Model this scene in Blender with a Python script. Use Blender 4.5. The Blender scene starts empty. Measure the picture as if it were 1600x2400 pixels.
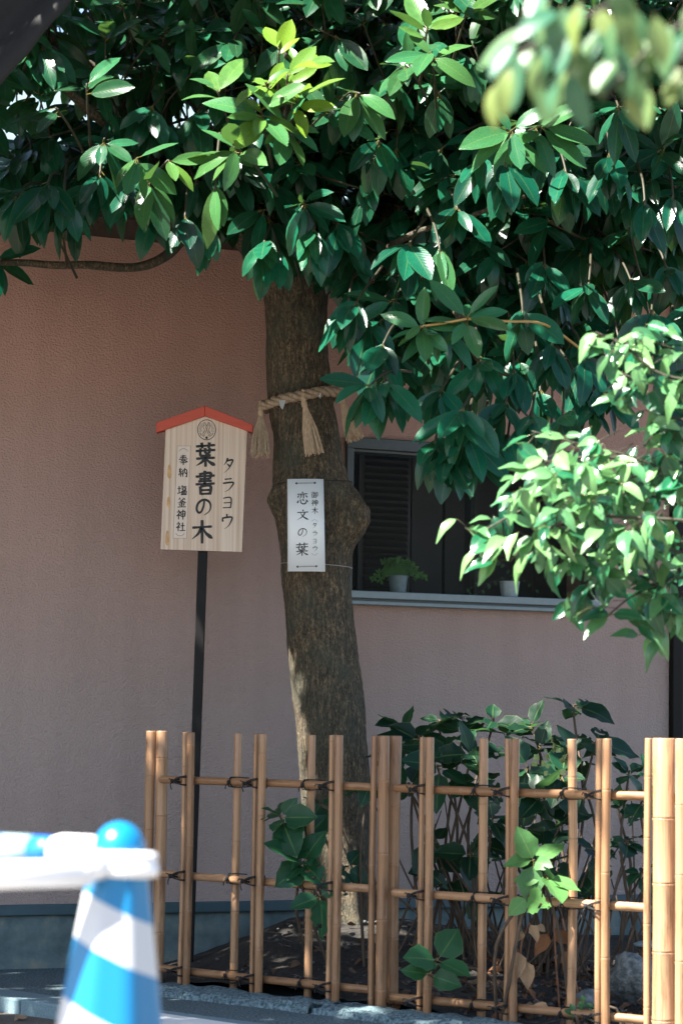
import bpy, math, random
import numpy as np
from mathutils import Vector, Matrix, noise

S = bpy.context.scene
rnd = random.Random(11)
R = math.radians

# ------------------------------------------------------------------ camera
FPX = 2400 * 85 / 36.0            # focal length in photo pixels (1600 x 2400)
H = 0.85                          # eye height (m)
PITCH = math.atan(508 / FPX)
ROLL = 0.015
F_ = Vector((0, math.cos(PITCH), math.sin(PITCH)))
r0 = Vector((1, 0, 0)); u0 = Vector((0, -math.sin(PITCH), math.cos(PITCH)))
R_ = math.cos(ROLL) * r0 + math.sin(ROLL) * u0
U_ = math.cos(ROLL) * u0 - math.sin(ROLL) * r0
CAMPOS = Vector((0, 0, H))
cd = bpy.data.cameras.new('camera'); cam = bpy.data.objects.new('camera', cd)
S.collection.objects.link(cam)
cam.matrix_world = Matrix.Translation(CAMPOS) @ Matrix((R_, U_, -F_)).transposed().to_4x4()
cd.sensor_fit = 'VERTICAL'; cd.sensor_height = 36; cd.sensor_width = 24; cd.lens = 85
cd.clip_start = 0.05; cd.clip_end = 2000
cd.dof.use_dof = True; cd.dof.focus_distance = 8.45; cd.dof.aperture_fstop = 5.6
S.camera = cam

# ------------------------------------------------------------------ light
SUN = Vector((-0.50, -0.30, 0.81)).normalized()      # direction towards the sun
elev = math.asin(SUN.z)
w = bpy.data.worlds.new('World'); S.world = w; w.use_nodes = True
nt = w.node_tree
bg = nt.nodes['Background']
sky = nt.nodes.new('ShaderNodeTexSky'); sky.sky_type = 'NISHITA'; sky.sun_disc = False
sky.sun_elevation = elev; sky.dust_density = 1.2; sky.air_density = 1.0
sky.sun_rotation = math.atan2(SUN.x, SUN.y)
nt.links.new(sky.outputs[0], bg.inputs[0]); bg.inputs[1].default_value = 0.062
sl = bpy.data.lights.new('sun', 'SUN'); sl.energy = 5.0; sl.angle = R(0.53); sl.color = (1, .95, .87)
so = bpy.data.objects.new('sun', sl); S.collection.objects.link(so)
so.rotation_euler = SUN.to_track_quat('Z', 'Y').to_euler(); so.location = SUN * 30
S.view_settings.view_transform = 'Standard'; S.view_settings.look = 'None'
S.view_settings.exposure = 2.5; S.view_settings.gamma = 1; S.view_settings.use_curve_mapping = False

# ------------------------------------------------------------------ helpers: pixels of the photo to places on real planes
def ray(px, py):
    return F_ + R_ * ((px - 800) / FPX) - U_ * ((py - 1200) / FPX)
def at(px, py, Y):
    d = ray(px, py); return CAMPOS + d * (Y / d.y)
def on_plane(px, py, p0, n):
    d = ray(px, py); return CAMPOS + d * ((p0 - CAMPOS).dot(n) / d.dot(n))
def proj(P):
    v = P - CAMPOS; z = v.dot(F_)
    if z < 0.05: return (-9999, -9999)
    return (800 + v.dot(R_) / z * FPX, 1200 - v.dot(U_) / z * FPX)
def on_ground(px, py, z=0.0):
    return on_plane(px, py, Vector((0, 0, z)), Vector((0, 0, 1)))
WU = Vector((1, .45, 0)).normalized(); WN = Vector((WU.y, -WU.x, 0))       # house wall: along, and out of it
W0 = Vector((-1.06, 8.6, 0))
def W(u, w_, z): return W0 + WU * u + WN * w_ + Vector((0, 0, z))
def on_wall(px, py, off=0.0):
    P = on_plane(px, py, W0 + WN * off, WN); return ((P - W0).dot(WU), P.z)
FA = Vector((-.60, 8.04, 0)); FU = Vector((.75, -.66, 0)).normalized(); FN = Vector((FU.y, -FU.x, 0))
if FN.y > 0: FN = -FN
def on_fence(px, py, off=0.0): return on_plane(px, py, FA + FN * off, FN)

# ------------------------------------------------------------------ helpers: meshes and objects
class MB:
    def __init__(s): s.v = []; s.f = []; s.uv = None
    def add(s, vs, fs):
        b = len(s.v); s.v += [Vector(v) for v in vs]; s.f += [tuple(i + b for i in f) for f in fs]
    def box8(s, p):    # bottom 4 (ccw) then top 4
        s.add(p, [(3, 2, 1, 0), (4, 5, 6, 7), (0, 1, 5, 4), (1, 2, 6, 5), (2, 3, 7, 6), (3, 0, 4, 7)])
    def box(s, c, ax, ay, az, hx, hy, hz):
        c = Vector(c)
        P = lambda a, b, d: c + ax * (a * hx) + ay * (b * hy) + az * (d * hz)
        s.box8([P(-1, -1, -1), P(1, -1, -1), P(1, 1, -1), P(-1, 1, -1), P(-1, -1, 1), P(1, -1, 1), P(1, 1, 1), P(-1, 1, 1)])
    def prism(s, poly, d):   # polygon extruded by vector d
        n = len(poly); d = Vector(d); poly = [Vector(p) for p in poly]
        s.add(poly + [p + d for p in poly], [tuple(range(n))[::-1], tuple(range(n, 2 * n))] + [(i, (i + 1) % n, n + (i + 1) % n, n + i) for i in range(n)])
    def tube(s, path, rad, n=8, cap=True):
        path = [Vector(p) for p in path]
        if not hasattr(rad, '__len__'): rad = [rad] * len(path)
        t0 = (path[1] - path[0]).normalized()
        a = t0.orthogonal().normalized(); vs = []
        for i, p in enumerate(path):
            t = (path[min(i + 1, len(path) - 1)] - path[max(i - 1, 0)])
            t = t.normalized() if t.length > 1e-9 else t0
            a = (a - t * a.dot(t)).normalized(); b = t.cross(a)
            for k in range(n):
                q = 2 * math.pi * k / n
                vs.append(p + (a * math.cos(q) + b * math.sin(q)) * rad[i])
        fs = [(i * n + k, i * n + (k + 1) % n, (i + 1) * n + (k + 1) % n, (i + 1) * n + k) for i in range(len(path) - 1) for k in range(n)]
        if cap: fs += [tuple(range(n))[::-1], tuple((len(path) - 1) * n + k for k in range(n))]
        s.add(vs, fs)
    def lathe(s, base, axis, prof, n=20, flute=None):
        axis = Vector(axis).normalized(); a = axis.orthogonal().normalized(); b = axis.cross(a); base = Vector(base)
        vs = []
        for (r, h) in prof:
            for k in range(n):
                q = 2 * math.pi * k / n; rr = r * (flute(q) if flute else 1)
                vs.append(base + axis * h + (a * math.cos(q) + b * math.sin(q)) * rr)
        m = len(prof)
        s.add(vs, [(i * n + k, i * n + (k + 1) % n, (i + 1) * n + (k + 1) % n, (i + 1) * n + k) for i in range(m - 1) for k in range(n)]
              + [tuple(range(n))[::-1], tuple((m - 1) * n + k for k in range(n))])
    def sphere(s, c, rx, ry, rz, nu=10, nv=6, wob=0, seed=0):
        c = Vector(c); vs = []
        for j in range(nv + 1):
            th = math.pi * j / nv
            for i in range(nu):
                ph = 2 * math.pi * i / nu
                d = Vector((math.sin(th) * math.cos(ph), math.sin(th) * math.sin(ph), math.cos(th)))
                k = 1 + wob * noise.noise(d * 1.7 + Vector((seed, seed * 2.3, 0)))
                vs.append(c + Vector((d.x * rx, d.y * ry, d.z * rz)) * k)
        s.add(vs, [(j * nu + i, (j + 1) * nu + i, (j + 1) * nu + (i + 1) % nu, j * nu + (i + 1) % nu) for j in range(nv) for i in range(nu)])

def origin_of(o):
    p = Vector((0, 0, 0))
    while o is not None: p += Vector(o.location); o = o.parent
    return p
def obj(name, mb, mat, parent=None, base=None, smooth=True, kind=None, label=None):
    """link mb (world coordinates) as one mesh object"""
    o_ = origin_of(parent) if parent is not None else Vector((0, 0, 0))
    b = Vector(base) if base is not None else o_
    me = bpy.data.meshes.new(name)
    me.from_pydata([tuple(v - b) for v in mb.v], [], mb.f)
    if smooth: me.shade_smooth()
    if mb.uv is not None:
        l = me.uv_layers.new(name='UVMap'); lu = mb.uv
        for lp in me.loops: l.data[lp.index].uv = lu[lp.vertex_index]
    if mat: me.materials.append(mat)
    o = bpy.data.objects.new(name, me); S.collection.objects.link(o)
    if parent is not None: o.parent = parent
    o.location = b - o_
    if kind: o['kind'] = kind
    if label: o['label'] = label
    return o
def tag(o, label, cat, group=None):
    o['label'] = label; o['category'] = cat
    if group: o['group'] = group
    return o
def thing(name, label, cat, loc, group=None):
    o = bpy.data.objects.new(name, None); S.collection.objects.link(o); o.location = loc; o.empty_display_size = .1
    return tag(o, label, cat, group)
def flat(o, angle=30):
    for p in o.data.polygons: p.use_smooth = False
    return o
def bevel(o, wd, seg=2):
    m = o.modifiers.new('bevel', 'BEVEL'); m.width = wd; m.segments = seg; m.limit_method = 'ANGLE'; return o
def smooth_path(pts, k=6):
    pts = [Vector(p) for p in pts]; out = []
    for i in range(len(pts) - 1):
        p0 = pts[max(i - 1, 0)]; p1 = pts[i]; p2 = pts[i + 1]; p3 = pts[min(i + 2, len(pts) - 1)]
        for j in range(k):
            t = j / k
            out.append(0.5 * ((2 * p1) + (p2 - p0) * t + (2 * p0 - 5 * p1 + 4 * p2 - p3) * t * t + (3 * p1 - p0 - 3 * p2 + p3) * t ** 3))
    return out + [pts[-1]]
def lerp(a, b, t): return a + (b - a) * t

# ------------------------------------------------------------------ materials
def mat(name):
    m = bpy.data.materials.new(name); m.use_nodes = True
    return m, m.node_tree.nodes, m.node_tree.links, m.node_tree.nodes['Principled BSDF']
def ramp(N, stops):
    r = N.new('ShaderNodeValToRGB'); e = r.color_ramp.elements
    while len(e) < len(stops): e.new(.5)
    for k, (p, c) in enumerate(stops): e[k].position = p; e[k].color = (*c, 1)
    return r
def tex(N, L, kind, scale, coord=None, sc=None, rot=None, detail=4, rough=.55, out=None):
    t = N.new(kind); t.inputs['Scale'].default_value = scale
    if 'Detail' in t.inputs: t.inputs['Detail'].default_value = detail
    if kind == 'ShaderNodeTexNoise': t.inputs['Roughness'].default_value = rough
    tc = N.new('ShaderNodeTexCoord'); src = tc.outputs[coord or 'Object']
    if sc or rot:
        mp = N.new('ShaderNodeMapping')
        if sc: mp.inputs['Scale'].default_value = sc
        if rot: mp.inputs['Rotation'].default_value = rot
        L.new(src, mp.inputs[0]); src = mp.outputs[0]
    L.new(src, t.inputs['Vector']); return t
def bump(N, L, B, src, dist, strength=1.0, prev=None):
    b = N.new('ShaderNodeBump'); b.inputs['Distance'].default_value = dist; b.inputs['Strength'].default_value = strength
    L.new(src, b.inputs['Height'])
    if prev: L.new(prev.outputs[0], b.inputs['Normal'])
    L.new(b.outputs[0], B.inputs['Normal']); return b
def mix(N, L, fac, a, b, mode='MIX'):
    m = N.new('ShaderNodeMix'); m.data_type = 'RGBA'; m.blend_type = mode
    for s_, v in ((0, fac), (6, a), (7, b)):
        if hasattr(v, 'links') or hasattr(v, 'is_linked'): L.new(v, m.inputs[s_])
        elif isinstance(v, tuple): m.inputs[s_].default_value = (*v, 1)
        else: m.inputs[s_].default_value = v
    return m.outputs[2]
def simple(name, col, rough=.5, var=.12, scale=30, bd=0, metal=0, spec=.5, sc=None):
    m, N, L, B = mat(name)
    t = tex(N, L, 'ShaderNodeTexNoise', scale, sc=sc)
    r = ramp(N, [(.3, tuple(c * (1 - var) for c in col)), (.7, tuple(min(1, c * (1 + var)) for c in col))])
    L.new(t.outputs[0], r.inputs[0]); L.new(r.outputs[0], B.inputs['Base Color'])
    B.inputs['Roughness'].default_value = rough; B.inputs['Metallic'].default_value = metal
    B.inputs['Specular IOR Level'].default_value = spec
    if bd: bump(N, L, B, t.outputs[0], bd)
    return m

def m_stucco():
    m, N, L, B = mat('stucco')
    big = tex(N, L, 'ShaderNodeTexNoise', 1.6, detail=6)
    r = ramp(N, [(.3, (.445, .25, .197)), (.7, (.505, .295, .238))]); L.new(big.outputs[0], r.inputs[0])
    # cool light painted in: greyer up to about window height, with a ragged edge
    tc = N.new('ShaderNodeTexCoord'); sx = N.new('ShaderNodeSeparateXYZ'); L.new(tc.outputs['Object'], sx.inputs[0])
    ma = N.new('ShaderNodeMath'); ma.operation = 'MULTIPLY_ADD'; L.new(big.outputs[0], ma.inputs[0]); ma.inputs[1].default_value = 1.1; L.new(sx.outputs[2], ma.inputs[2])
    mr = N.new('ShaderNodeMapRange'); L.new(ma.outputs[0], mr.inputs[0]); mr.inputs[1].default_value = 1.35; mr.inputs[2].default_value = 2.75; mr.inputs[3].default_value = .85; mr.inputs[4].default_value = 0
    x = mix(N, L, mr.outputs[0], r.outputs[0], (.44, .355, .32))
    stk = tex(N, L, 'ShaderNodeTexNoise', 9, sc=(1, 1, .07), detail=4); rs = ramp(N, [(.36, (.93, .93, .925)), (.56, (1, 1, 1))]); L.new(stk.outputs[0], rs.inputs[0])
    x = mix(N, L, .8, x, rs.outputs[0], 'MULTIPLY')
    L.new(x, B.inputs['Base Color'])
    B.inputs['Roughness'].default_value = .62; B.inputs['Specular IOR Level'].default_value = .45
    a = tex(N, L, 'ShaderNodeTexNoise', 120, detail=3, rough=.65, sc=(1, 1, 1.3))
    ra = ramp(N, [(.36, (0, 0, 0)), (.70, (1, 1, 1))]); L.new(a.outputs[0], ra.inputs[0])
    b1 = bump(N, L, B, ra.outputs[0], .0040, 1.0)
    c = tex(N, L, 'ShaderNodeTexNoise', 300, detail=2)
    bump(N, L, B, c.outputs[0], .0012, .7, prev=b1)
    return m
def m_bark():
    m, N, L, B = mat('bark')
    a = tex(N, L, 'ShaderNodeTexNoise', 95, sc=(1, 1, .24), detail=6, rough=.75)
    f = tex(N, L, 'ShaderNodeTexNoise', 170, sc=(1, 1, .55), detail=4, rough=.7)
    c = tex(N, L, 'ShaderNodeTexNoise', 7, detail=4)
    r1 = ramp(N, [(.34, (.034, .027, .018)), (.5, (.13, .096, .056)), (.68, (.38, .275, .165))]); L.new(a.outputs[0], r1.inputs[0])
    r2 = ramp(N, [(.40, (.05, .05, .045)), (.62, (1, 1, 1))]); L.new(f.outputs[0], r2.inputs[0])
    x = mix(N, L, .72, r1.outputs[0], r2.outputs[0], 'MULTIPLY')
    r3 = ramp(N, [(.42, (0, 0, 0)), (.68, (.55, .55, .55))]); L.new(c.outputs[0], r3.inputs[0])
    y = mix(N, L, r3.outputs[0], x, (.055, .07, .05))
    L.new(y, B.inputs['Base Color']); B.inputs['Roughness'].default_value = .85
    b1 = bump(N, L, B, a.outputs[0], .011, 1.0)
    bump(N, L, B, f.outputs[0], .006, 1.0, prev=b1)
    return m
def m_bamboo():
    m, N, L, B = mat('bamboo')
    a = tex(N, L, 'ShaderNodeTexNoise', 240, sc=(1, 1, .015), detail=3)
    c = tex(N, L, 'ShaderNodeTexNoise', 26, detail=6, rough=.7, sc=(1, 1, .13))
    oi = N.new('ShaderNodeObjectInfo')
    r = ramp(N, [(.3, (.31, .17, .085)), (.7, (.44, .26, .145))]); L.new(a.outputs[0], r.inputs[0])
    r2 = ramp(N, [(0, (.66, .60, .55)), (.5, (.95, .93, .9)), (1, (1.08, 1.08, 1.1))]); L.new(oi.outputs['Random'], r2.inputs[0])
    x = mix(N, L, 1.0, r.outputs[0], r2.outputs[0], 'MULTIPLY')
    r3 = ramp(N, [(.36, (.50, .45, .42)), (.45, (.86, .84, .82)), (.6, (1, 1, 1)), (.72, (1.05, 1.08, 1.14))]); L.new(c.outputs[0], r3.inputs[0])
    y = mix(N, L, .9, x, r3.outputs[0], 'MULTIPLY')
    at_ = N.new('ShaderNodeAttribute'); at_.attribute_name = 'node'
    z = mix(N, L, at_.outputs['Fac'], y, (.27, .15, .08))
    L.new(z, B.inputs['Base Color']); B.inputs['Roughness'].default_value = .36; B.inputs['Specular IOR Level'].default_value = .45
    bump(N, L, B, a.outputs[0], .0006, .5)
    return m
def m_leaf(name, dark, mid, young, under, rough=.3, trans=.28, rib=.55, holes=False, spec=.5):
    """tint: r = light or dark of this leaf, g = how young, raised where sun is painted in; from the object colour or the 'tint' attribute"""
    m, N, L, B = mat(name)
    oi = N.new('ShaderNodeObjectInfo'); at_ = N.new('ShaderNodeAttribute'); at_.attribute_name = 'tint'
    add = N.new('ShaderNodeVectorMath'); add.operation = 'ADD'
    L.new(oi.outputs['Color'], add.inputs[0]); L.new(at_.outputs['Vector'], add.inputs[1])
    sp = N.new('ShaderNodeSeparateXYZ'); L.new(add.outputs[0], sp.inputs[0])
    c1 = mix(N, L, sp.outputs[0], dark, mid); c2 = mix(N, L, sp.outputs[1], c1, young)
    nz = tex(N, L, 'ShaderNodeTexNoise', 40, detail=3)
    rz = ramp(N, [(.3, (.78, .78, .78)), (.7, (1.15, 1.15, 1.1))]); L.new(nz.outputs[0], rz.inputs[0])
    c2 = mix(N, L, 1.0, c2, rz.outputs[0], 'MULTIPLY')
    vo = tex(N, L, 'ShaderNodeTexVoronoi', 26); rv = ramp(N, [(.10, (.65, .65, .65)), (.17, (0, 0, 0))]); L.new(vo.outputs['Distance'], rv.inputs[0])
    n3 = tex(N, L, 'ShaderNodeTexNoise', 3.5, detail=2); r3 = ramp(N, [(.53, (0, 0, 0)), (.60, (1, 1, 1))]); L.new(n3.outputs[0], r3.inputs[0])
    c2 = mix(N, L, mix(N, L, 1.0, rv.outputs[0], r3.outputs[0], 'MULTIPLY'), c2, (.16, .13, .035))
    uv = N.new('ShaderNodeTexCoord'); su = N.new('ShaderNodeSeparateXYZ'); L.new(uv.outputs['UV'], su.inputs[0])
    d = N.new('ShaderNodeMath'); d.operation = 'SUBTRACT'; L.new(su.outputs[0], d.inputs[0]); d.inputs[1].default_value = .5
    ab = N.new('ShaderNodeMath'); ab.operation = 'ABSOLUTE'; L.new(d.outputs[0], ab.inputs[0])
    rr = ramp(N, [(0, (rib,) * 3), (.035, (0, 0, 0)), (.46, (0, 0, 0)), (.5, (rib * .7,) * 3)]); L.new(ab.outputs[0], rr.inputs[0])  # pale midrib, and pale rim painted in for light through the edge
    pale = mix(N, L, .45, young, (.40, .42, .12))
    c3 = mix(N, L, rr.outputs[0], c2, pale)
    # petiole: v < 0.02
    pt = N.new('ShaderNodeMath'); pt.operation = 'LESS_THAN'; L.new(su.outputs[1], pt.inputs[0]); pt.inputs[1].default_value = .02
    c3 = mix(N, L, pt.outputs[0], c3, (.36, .24, .06))
    ge = N.new('ShaderNodeNewGeometry')
    c4 = mix(N, L, ge.outputs['Backfacing'], c3, mix(N, L, .5, c3, under))
    L.new(c4, B.inputs['Base Color']); B.inputs['Roughness'].default_value = rough; B.inputs['Specular IOR Level'].default_value = spec
    # side veins, pressed in
    wv = N.new('ShaderNodeMath'); wv.operation = 'MULTIPLY_ADD'; L.new(ab.outputs[0], wv.inputs[0]); wv.inputs[1].default_value = -.55; L.new(su.outputs[1], wv.inputs[2])
    ws = N.new('ShaderNodeMath'); ws.operation = 'MULTIPLY'; L.new(wv.outputs[0], ws.inputs[0]); ws.inputs[1].default_value = 70
    wn = N.new('ShaderNodeMath'); wn.operation = 'SINE'; L.new(ws.outputs[0], wn.inputs[0])
    bump(N, L, B, wn.outputs[0], .00018, .4)
    tr = N.new('ShaderNodeBsdfTranslucent')
    tc = mix(N, L, .5, c4, young); L.new(tc, tr.inputs[0])
    ms = N.new('ShaderNodeMixShader'); ms.inputs[0].default_value = trans
    L.new(B.outputs[0], ms.inputs[1]); L.new(tr.outputs[0], ms.inputs[2])
    L.new(ms.outputs[0], N['Material Output'].inputs[0])
    return m
def m_wood():
    m, N, L, B = mat('pale_cedar')
    a = tex(N, L, 'ShaderNodeTexNoise', 95, sc=(1, .0, .012), detail=4)
    b = tex(N, L, 'ShaderNodeTexNoise', 17, sc=(1, .0, .03), detail=2)
    r = ramp(N, [(.30, (.47, .36, .27)), (.47, (.62, .50, .40)), (.62, (.70, .60, .50))]); L.new(a.outputs[0], r.inputs[0])
    r2 = ramp(N, [(.3, (.86, .80, .76)), (.7, (1, 1, 1))]); L.new(b.outputs[0], r2.inputs[0])
    L.new(mix(N, L, 1.0, r.outputs[0], r2.outputs[0], 'MULTIPLY'), B.inputs['Base Color'])
    B.inputs['Roughness'].default_value = .6
    return m
def m_speckle(name, a, b, scale=150, rough=.85, bd=.003, c=None, sc=None):
    m, N, L, B = mat(name)
    t = tex(N, L, 'ShaderNodeTexNoise', scale, detail=3, rough=.65, sc=sc)
    r = ramp(N, [(.38, a), (.62, b)]); L.new(t.outputs[0], r.inputs[0])
    g = tex(N, L, 'ShaderNodeTexNoise', 2.2, detail=5)
    r2 = ramp(N, [(.3, (.68, .70, .72)), (.7, (1.1, 1.1, 1.1))]); L.new(g.outputs[0], r2.inputs[0])
    x = mix(N, L, 1.0, r.outputs[0], r2.outputs[0], 'MULTIPLY')
    L.new(x, B.inputs['Base Color']); B.inputs['Roughness'].default_value = rough
    bump(N, L, B, t.outputs[0], bd, .8)
    return m
def m_concrete():
    m, N, L, B = mat('foundation_concrete')
    t = tex(N, L, 'ShaderNodeTexNoise', 7, detail=7, rough=.65)
    r = ramp(N, [(.3, (.05, .075, .08)), (.52, (.11, .15, .148)), (.66, (.21, .205, .16))]); L.new(t.outputs[0], r.inputs[0])
    v = tex(N, L, 'ShaderNodeTexVoronoi', 34); rv = ramp(N, [(.10, (.12, .12, .12)), (.16, (1, 1, 1))]); L.new(v.outputs['Distance'], rv.inputs[0])
    n2 = tex(N, L, 'ShaderNodeTexNoise', 9, detail=1); r2 = ramp(N, [(.45, (0, 0, 0)), (.55, (1, 1, 1))]); L.new(n2.outputs[0], r2.inputs[0])
    pit = mix(N, L, r2.outputs[0], (1, 1, 1), rv.outputs[0])
    L.new(mix(N, L, 1.0, r.outputs[0], pit, 'MULTIPLY'), B.inputs['Base Color'])
    B.inputs['Roughness'].default_value = .85; bump(N, L, B, pit, .003, .8); return m
def m_cone():
    m, N, L, B = mat('cone_plastic')
    tc = N.new('ShaderNodeTexCoord'); sx = N.new('ShaderNodeSeparateXYZ'); L.new(tc.outputs['Object'], sx.inputs[0])
    q = N.new('ShaderNodeMath'); q.operation = 'MULTIPLY_ADD'; L.new(sx.outputs[0], q.inputs[0]); q.inputs[1].default_value = .48; L.new(sx.outputs[2], q.inputs[2])
    # value in 0..0.74 m along the cone -> bands
    dv = N.new('ShaderNodeMath'); dv.operation = 'DIVIDE'; L.new(q.outputs[0], dv.inputs[0]); dv.inputs[1].default_value = .8
    blue, white = (.004, .155, .34), (.50, .51, .53)
    r = ramp(N, [(k / 7, white) for k in range(7)]); r.color_ramp.interpolation = 'CONSTANT'
    e = r.color_ramp.elements
    for k, (p, c) in enumerate([(0, blue), (.30, white), (.43, blue), (.55, white), (.655, blue), (.743, white), (.814, blue)]):
        e[k].position = p; e[k].color = (*c, 1)
    L.new(dv.outputs[0], r.inputs[0]); L.new(r.outputs[0], B.inputs['Base Color']); B.inputs['Roughness'].default_value = .32
    return m
def m_straw(name, a, b):
    m, N, L, B = mat(name)
    t = tex(N, L, 'ShaderNodeTexNoise', 160, sc=(1, 1, .3), detail=4); r = ramp(N, [(.3, a), (.7, b)]); L.new(t.outputs[0], r.inputs[0])
    L.new(r.outputs[0], B.inputs['Base Color']); B.inputs['Roughness'].default_value = .7; bump(N, L, B, t.outputs[0], .002, .8); return m
def m_glass():
    m, N, L, B = mat('window_glass')
    g = N.new('ShaderNodeBsdfGlossy'); g.inputs['Roughness'].default_value = .02
    t = N.new('ShaderNodeBsdfTransparent'); f = N.new('ShaderNodeFresnel'); f.inputs[0].default_value = 1.09
    ms = N.new('ShaderNodeMixShader'); L.new(f.outputs[0], ms.inputs[0]); L.new(t.outputs[0], ms.inputs[1]); L.new(g.outputs[0], ms.inputs[2])
    L.new(ms.outputs[0], N['Material Output'].inputs[0]); return m

M = {
 'stucco': m_stucco(), 'bark': m_bark(), 'bamboo': m_bamboo(), 'wood': m_wood(), 'concrete': m_concrete(), 'cone': m_cone(), 'glass': m_glass(),
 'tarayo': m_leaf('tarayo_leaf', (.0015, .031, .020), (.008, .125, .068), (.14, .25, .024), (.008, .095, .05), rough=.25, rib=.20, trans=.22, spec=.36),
 'hydrangea': m_leaf('hydrangea_leaf', (.003, .020, .011), (.012, .08, .033), (.16, .36, .09), (.03, .10, .05), rough=.45, trans=.22, rib=.3, spec=.35),
 'small': m_leaf('small_leaf', (.003, .062, .030), (.016, .165, .066), (.16, .33, .12), (.02, .13, .042), spec=.6, rough=.24, trans=.24, rib=.3),
 'near': m_leaf('near_leaf', (.015, .10, .06), (.06, .19, .11), (.20, .26, .07), (.09, .2, .1), rough=.33, trans=.32, rib=.3),
 'dry': simple('dry_leaf_brown', (.24, .10, .04), .7, .4, 60, .003),
 'drypale': simple('dry_leaf_pale', (.42, .27, .16), .7, .3, 60, .003),
 'twig': simple('twig_green', (.030, .027, .012), .6, .3, 30, .001),
 'stem': simple('stem_brown', (.075, .05, .032), .8, .4, 60, .002, sc=(1, 1, .2)),
 'alu': simple('window_aluminium', (.16, .20, .215), .38, .06, 40, 0, .35),
 'alu2': simple('frame_aluminium', (.05, .06, .065), .4, .08, 40, 0, .3),
 'aludark': simple('window_dark_metal', (.045, .055, .06), .4, .1, 40),
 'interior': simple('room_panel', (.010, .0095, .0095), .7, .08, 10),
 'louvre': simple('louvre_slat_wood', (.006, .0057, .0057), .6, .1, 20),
 'black': simple('black_lacquer', (.006, .0055, .0055), .55, .2, 20, spec=.2),
 'ink': simple('black_ink', (.010, .010, .011), .6, .1, 50),
 'inkgrey': simple('faded_ink', (.045, .045, .05), .6, .1, 50),
 'cordblack': simple('black_palm_rope', (.008, .008, .009), .8, .3, 300, .001),
 'red': simple('vermilion_paint', (.46, .052, .018), .5, .1, 60, .0005, sc=(.05, 1, 1)),
 'paper': simple('white_laminate', (.73, .77, .80), .4, .03, 8),
 'pinksheet': simple('inset_wood_strip', (.63, .53, .46), .6, .07, 90, sc=(1, 0, .02)),
 'tan': simple('tan_stain', (.50, .30, .13), .6, .25, 60),
 'trim': simple('teal_flashing', (.045, .085, .105), .45, .08, 20, 0, .2),
 'eave': simple('dark_eave_timber', (.035, .024, .019), .7, .25, 30, .002),
 'tile': simple('teal_roof_tile', (.20, .33, .37), .4, .15, 14, .002),
 'asphalt': m_speckle('fine_asphalt', (.014, .026, .032), (.16, .23, .255), 120),
 'road': m_speckle('street_paving', (.10, .083, .066), (.18, .152, .12), 120),
 'kerb': m_speckle('kerb_concrete', (.14, .22, .25), (.22, .31, .34), 200, .8, .001),
 'granite': m_speckle('rough_granite', (.035, .07, .085), (.20, .29, .32), 90, .8, .010),
 'soil': m_speckle('dark_soil', (.008, .0065, .005), (.034, .028, .022), 60, .95, .012),
 'rock': m_speckle('grey_rock', (.08, .095, .10), (.24, .26, .26), 40, .85, .010),
 'white': simple('white_plastic', (.84, .84, .85), .35, .02, 10),
 'bluebar': simple('blue_plastic', (.012, .13, .60), .35, .05, 10),
 'palebar': simple('pale_blue_band', (.28, .42, .45), .35, .05, 10),
 'kerbstrip': simple('kerb_strip_white', (.82, .82, .80), .6, .05, 60, .0006),
 'straw': m_straw('straw_rope', (.17, .12, .075), (.38, .28, .19)),
 'strawpale': m_straw('straw_tassel', (.36, .25, .155), (.58, .44, .31)),
 'pot': simple('grey_blue_pot', (.13, .19, .21), .6, .12, 60, .001),
 'potw': simple('white_pot', (.28, .34, .35), .6, .08, 60, .001),
 'wire': simple('tie_wire', (.42, .42, .42), .4, .1, 50, 0, .6),
 'cloth': simple('black_cloth', (.006, .0065, .0075), .85, .25, 40, .002),
 'nwall': simple('neighbour_render', (.66, .58, .58), .8, .04, 3),
 'nwhite': simple('neighbour_white', (.80, .80, .80), .8, .03, 3),
 'nroof': simple('neighbour_roof', (.18, .27, .30), .6, .1, 8),
 'glassdark': simple('dark_pane', (.03, .04, .045), .1, .1, 3),
 'flower': simple('faded_flower', (.27, .34, .12), .6, .25, 50),
 'shide': simple('grey_paper_strip', (.35, .36, .36), .8, .1, 40),
}

# ------------------------------------------------------------------ ground
g = MB(); g.add([(-400, -300, -.045), (400, -300, -.045), (400, 900, -.045), (-400, 900, -.045)], [(0, 1, 2, 3)])
obj('street', g, M['road'], kind='structure', smooth=False)
KA = on_ground(0, 2337); KB = on_ground(154, 2358); KD = (KB - KA).normalized(); KN = Vector((KD.y, -KD.x, 0)); KN = KN if KN.y < 0 else -KN
p = MB()
a0 = KA - KD * 6 - KN * .15; a1 = KA + KD * 4 - KN * .15
p.add([a0, a1, a1 + Vector((4, 6, 0)), a0 + Vector((0, 9, 0))], [(0, 1, 2, 3)])
obj('pavement', p, M['asphalt'], kind='structure', smooth=False)
kerb = bpy.data.objects.new('kerb', None); S.collection.objects.link(kerb); kerb['kind'] = 'structure'; kerb.location = KA
def kerb_block(t0, t1):
    b = MB(); c0 = KA + KD * t0; c1 = KA + KD * (t1 - .006)
    top = .002
    b.box8([c0 - KN * .15 + Vector((0, 0, -.06)), c0 + Vector((0, 0, -.06)), c1 + Vector((0, 0, -.06)), c1 - KN * .15 + Vector((0, 0, -.06)),
            c0 - KN * .15 + Vector((0, 0, top)), c0 + Vector((0, 0, top)), c1 + Vector((0, 0, top)), c1 - KN * .15 + Vector((0, 0, top))])
    bevel(obj('kerb_stone', b, M['kerb'], kerb, smooth=False), .006)
for t in range(-5, 7): kerb_block(.10 + t * .6, .10 + (t + 1) * .6)
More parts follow.
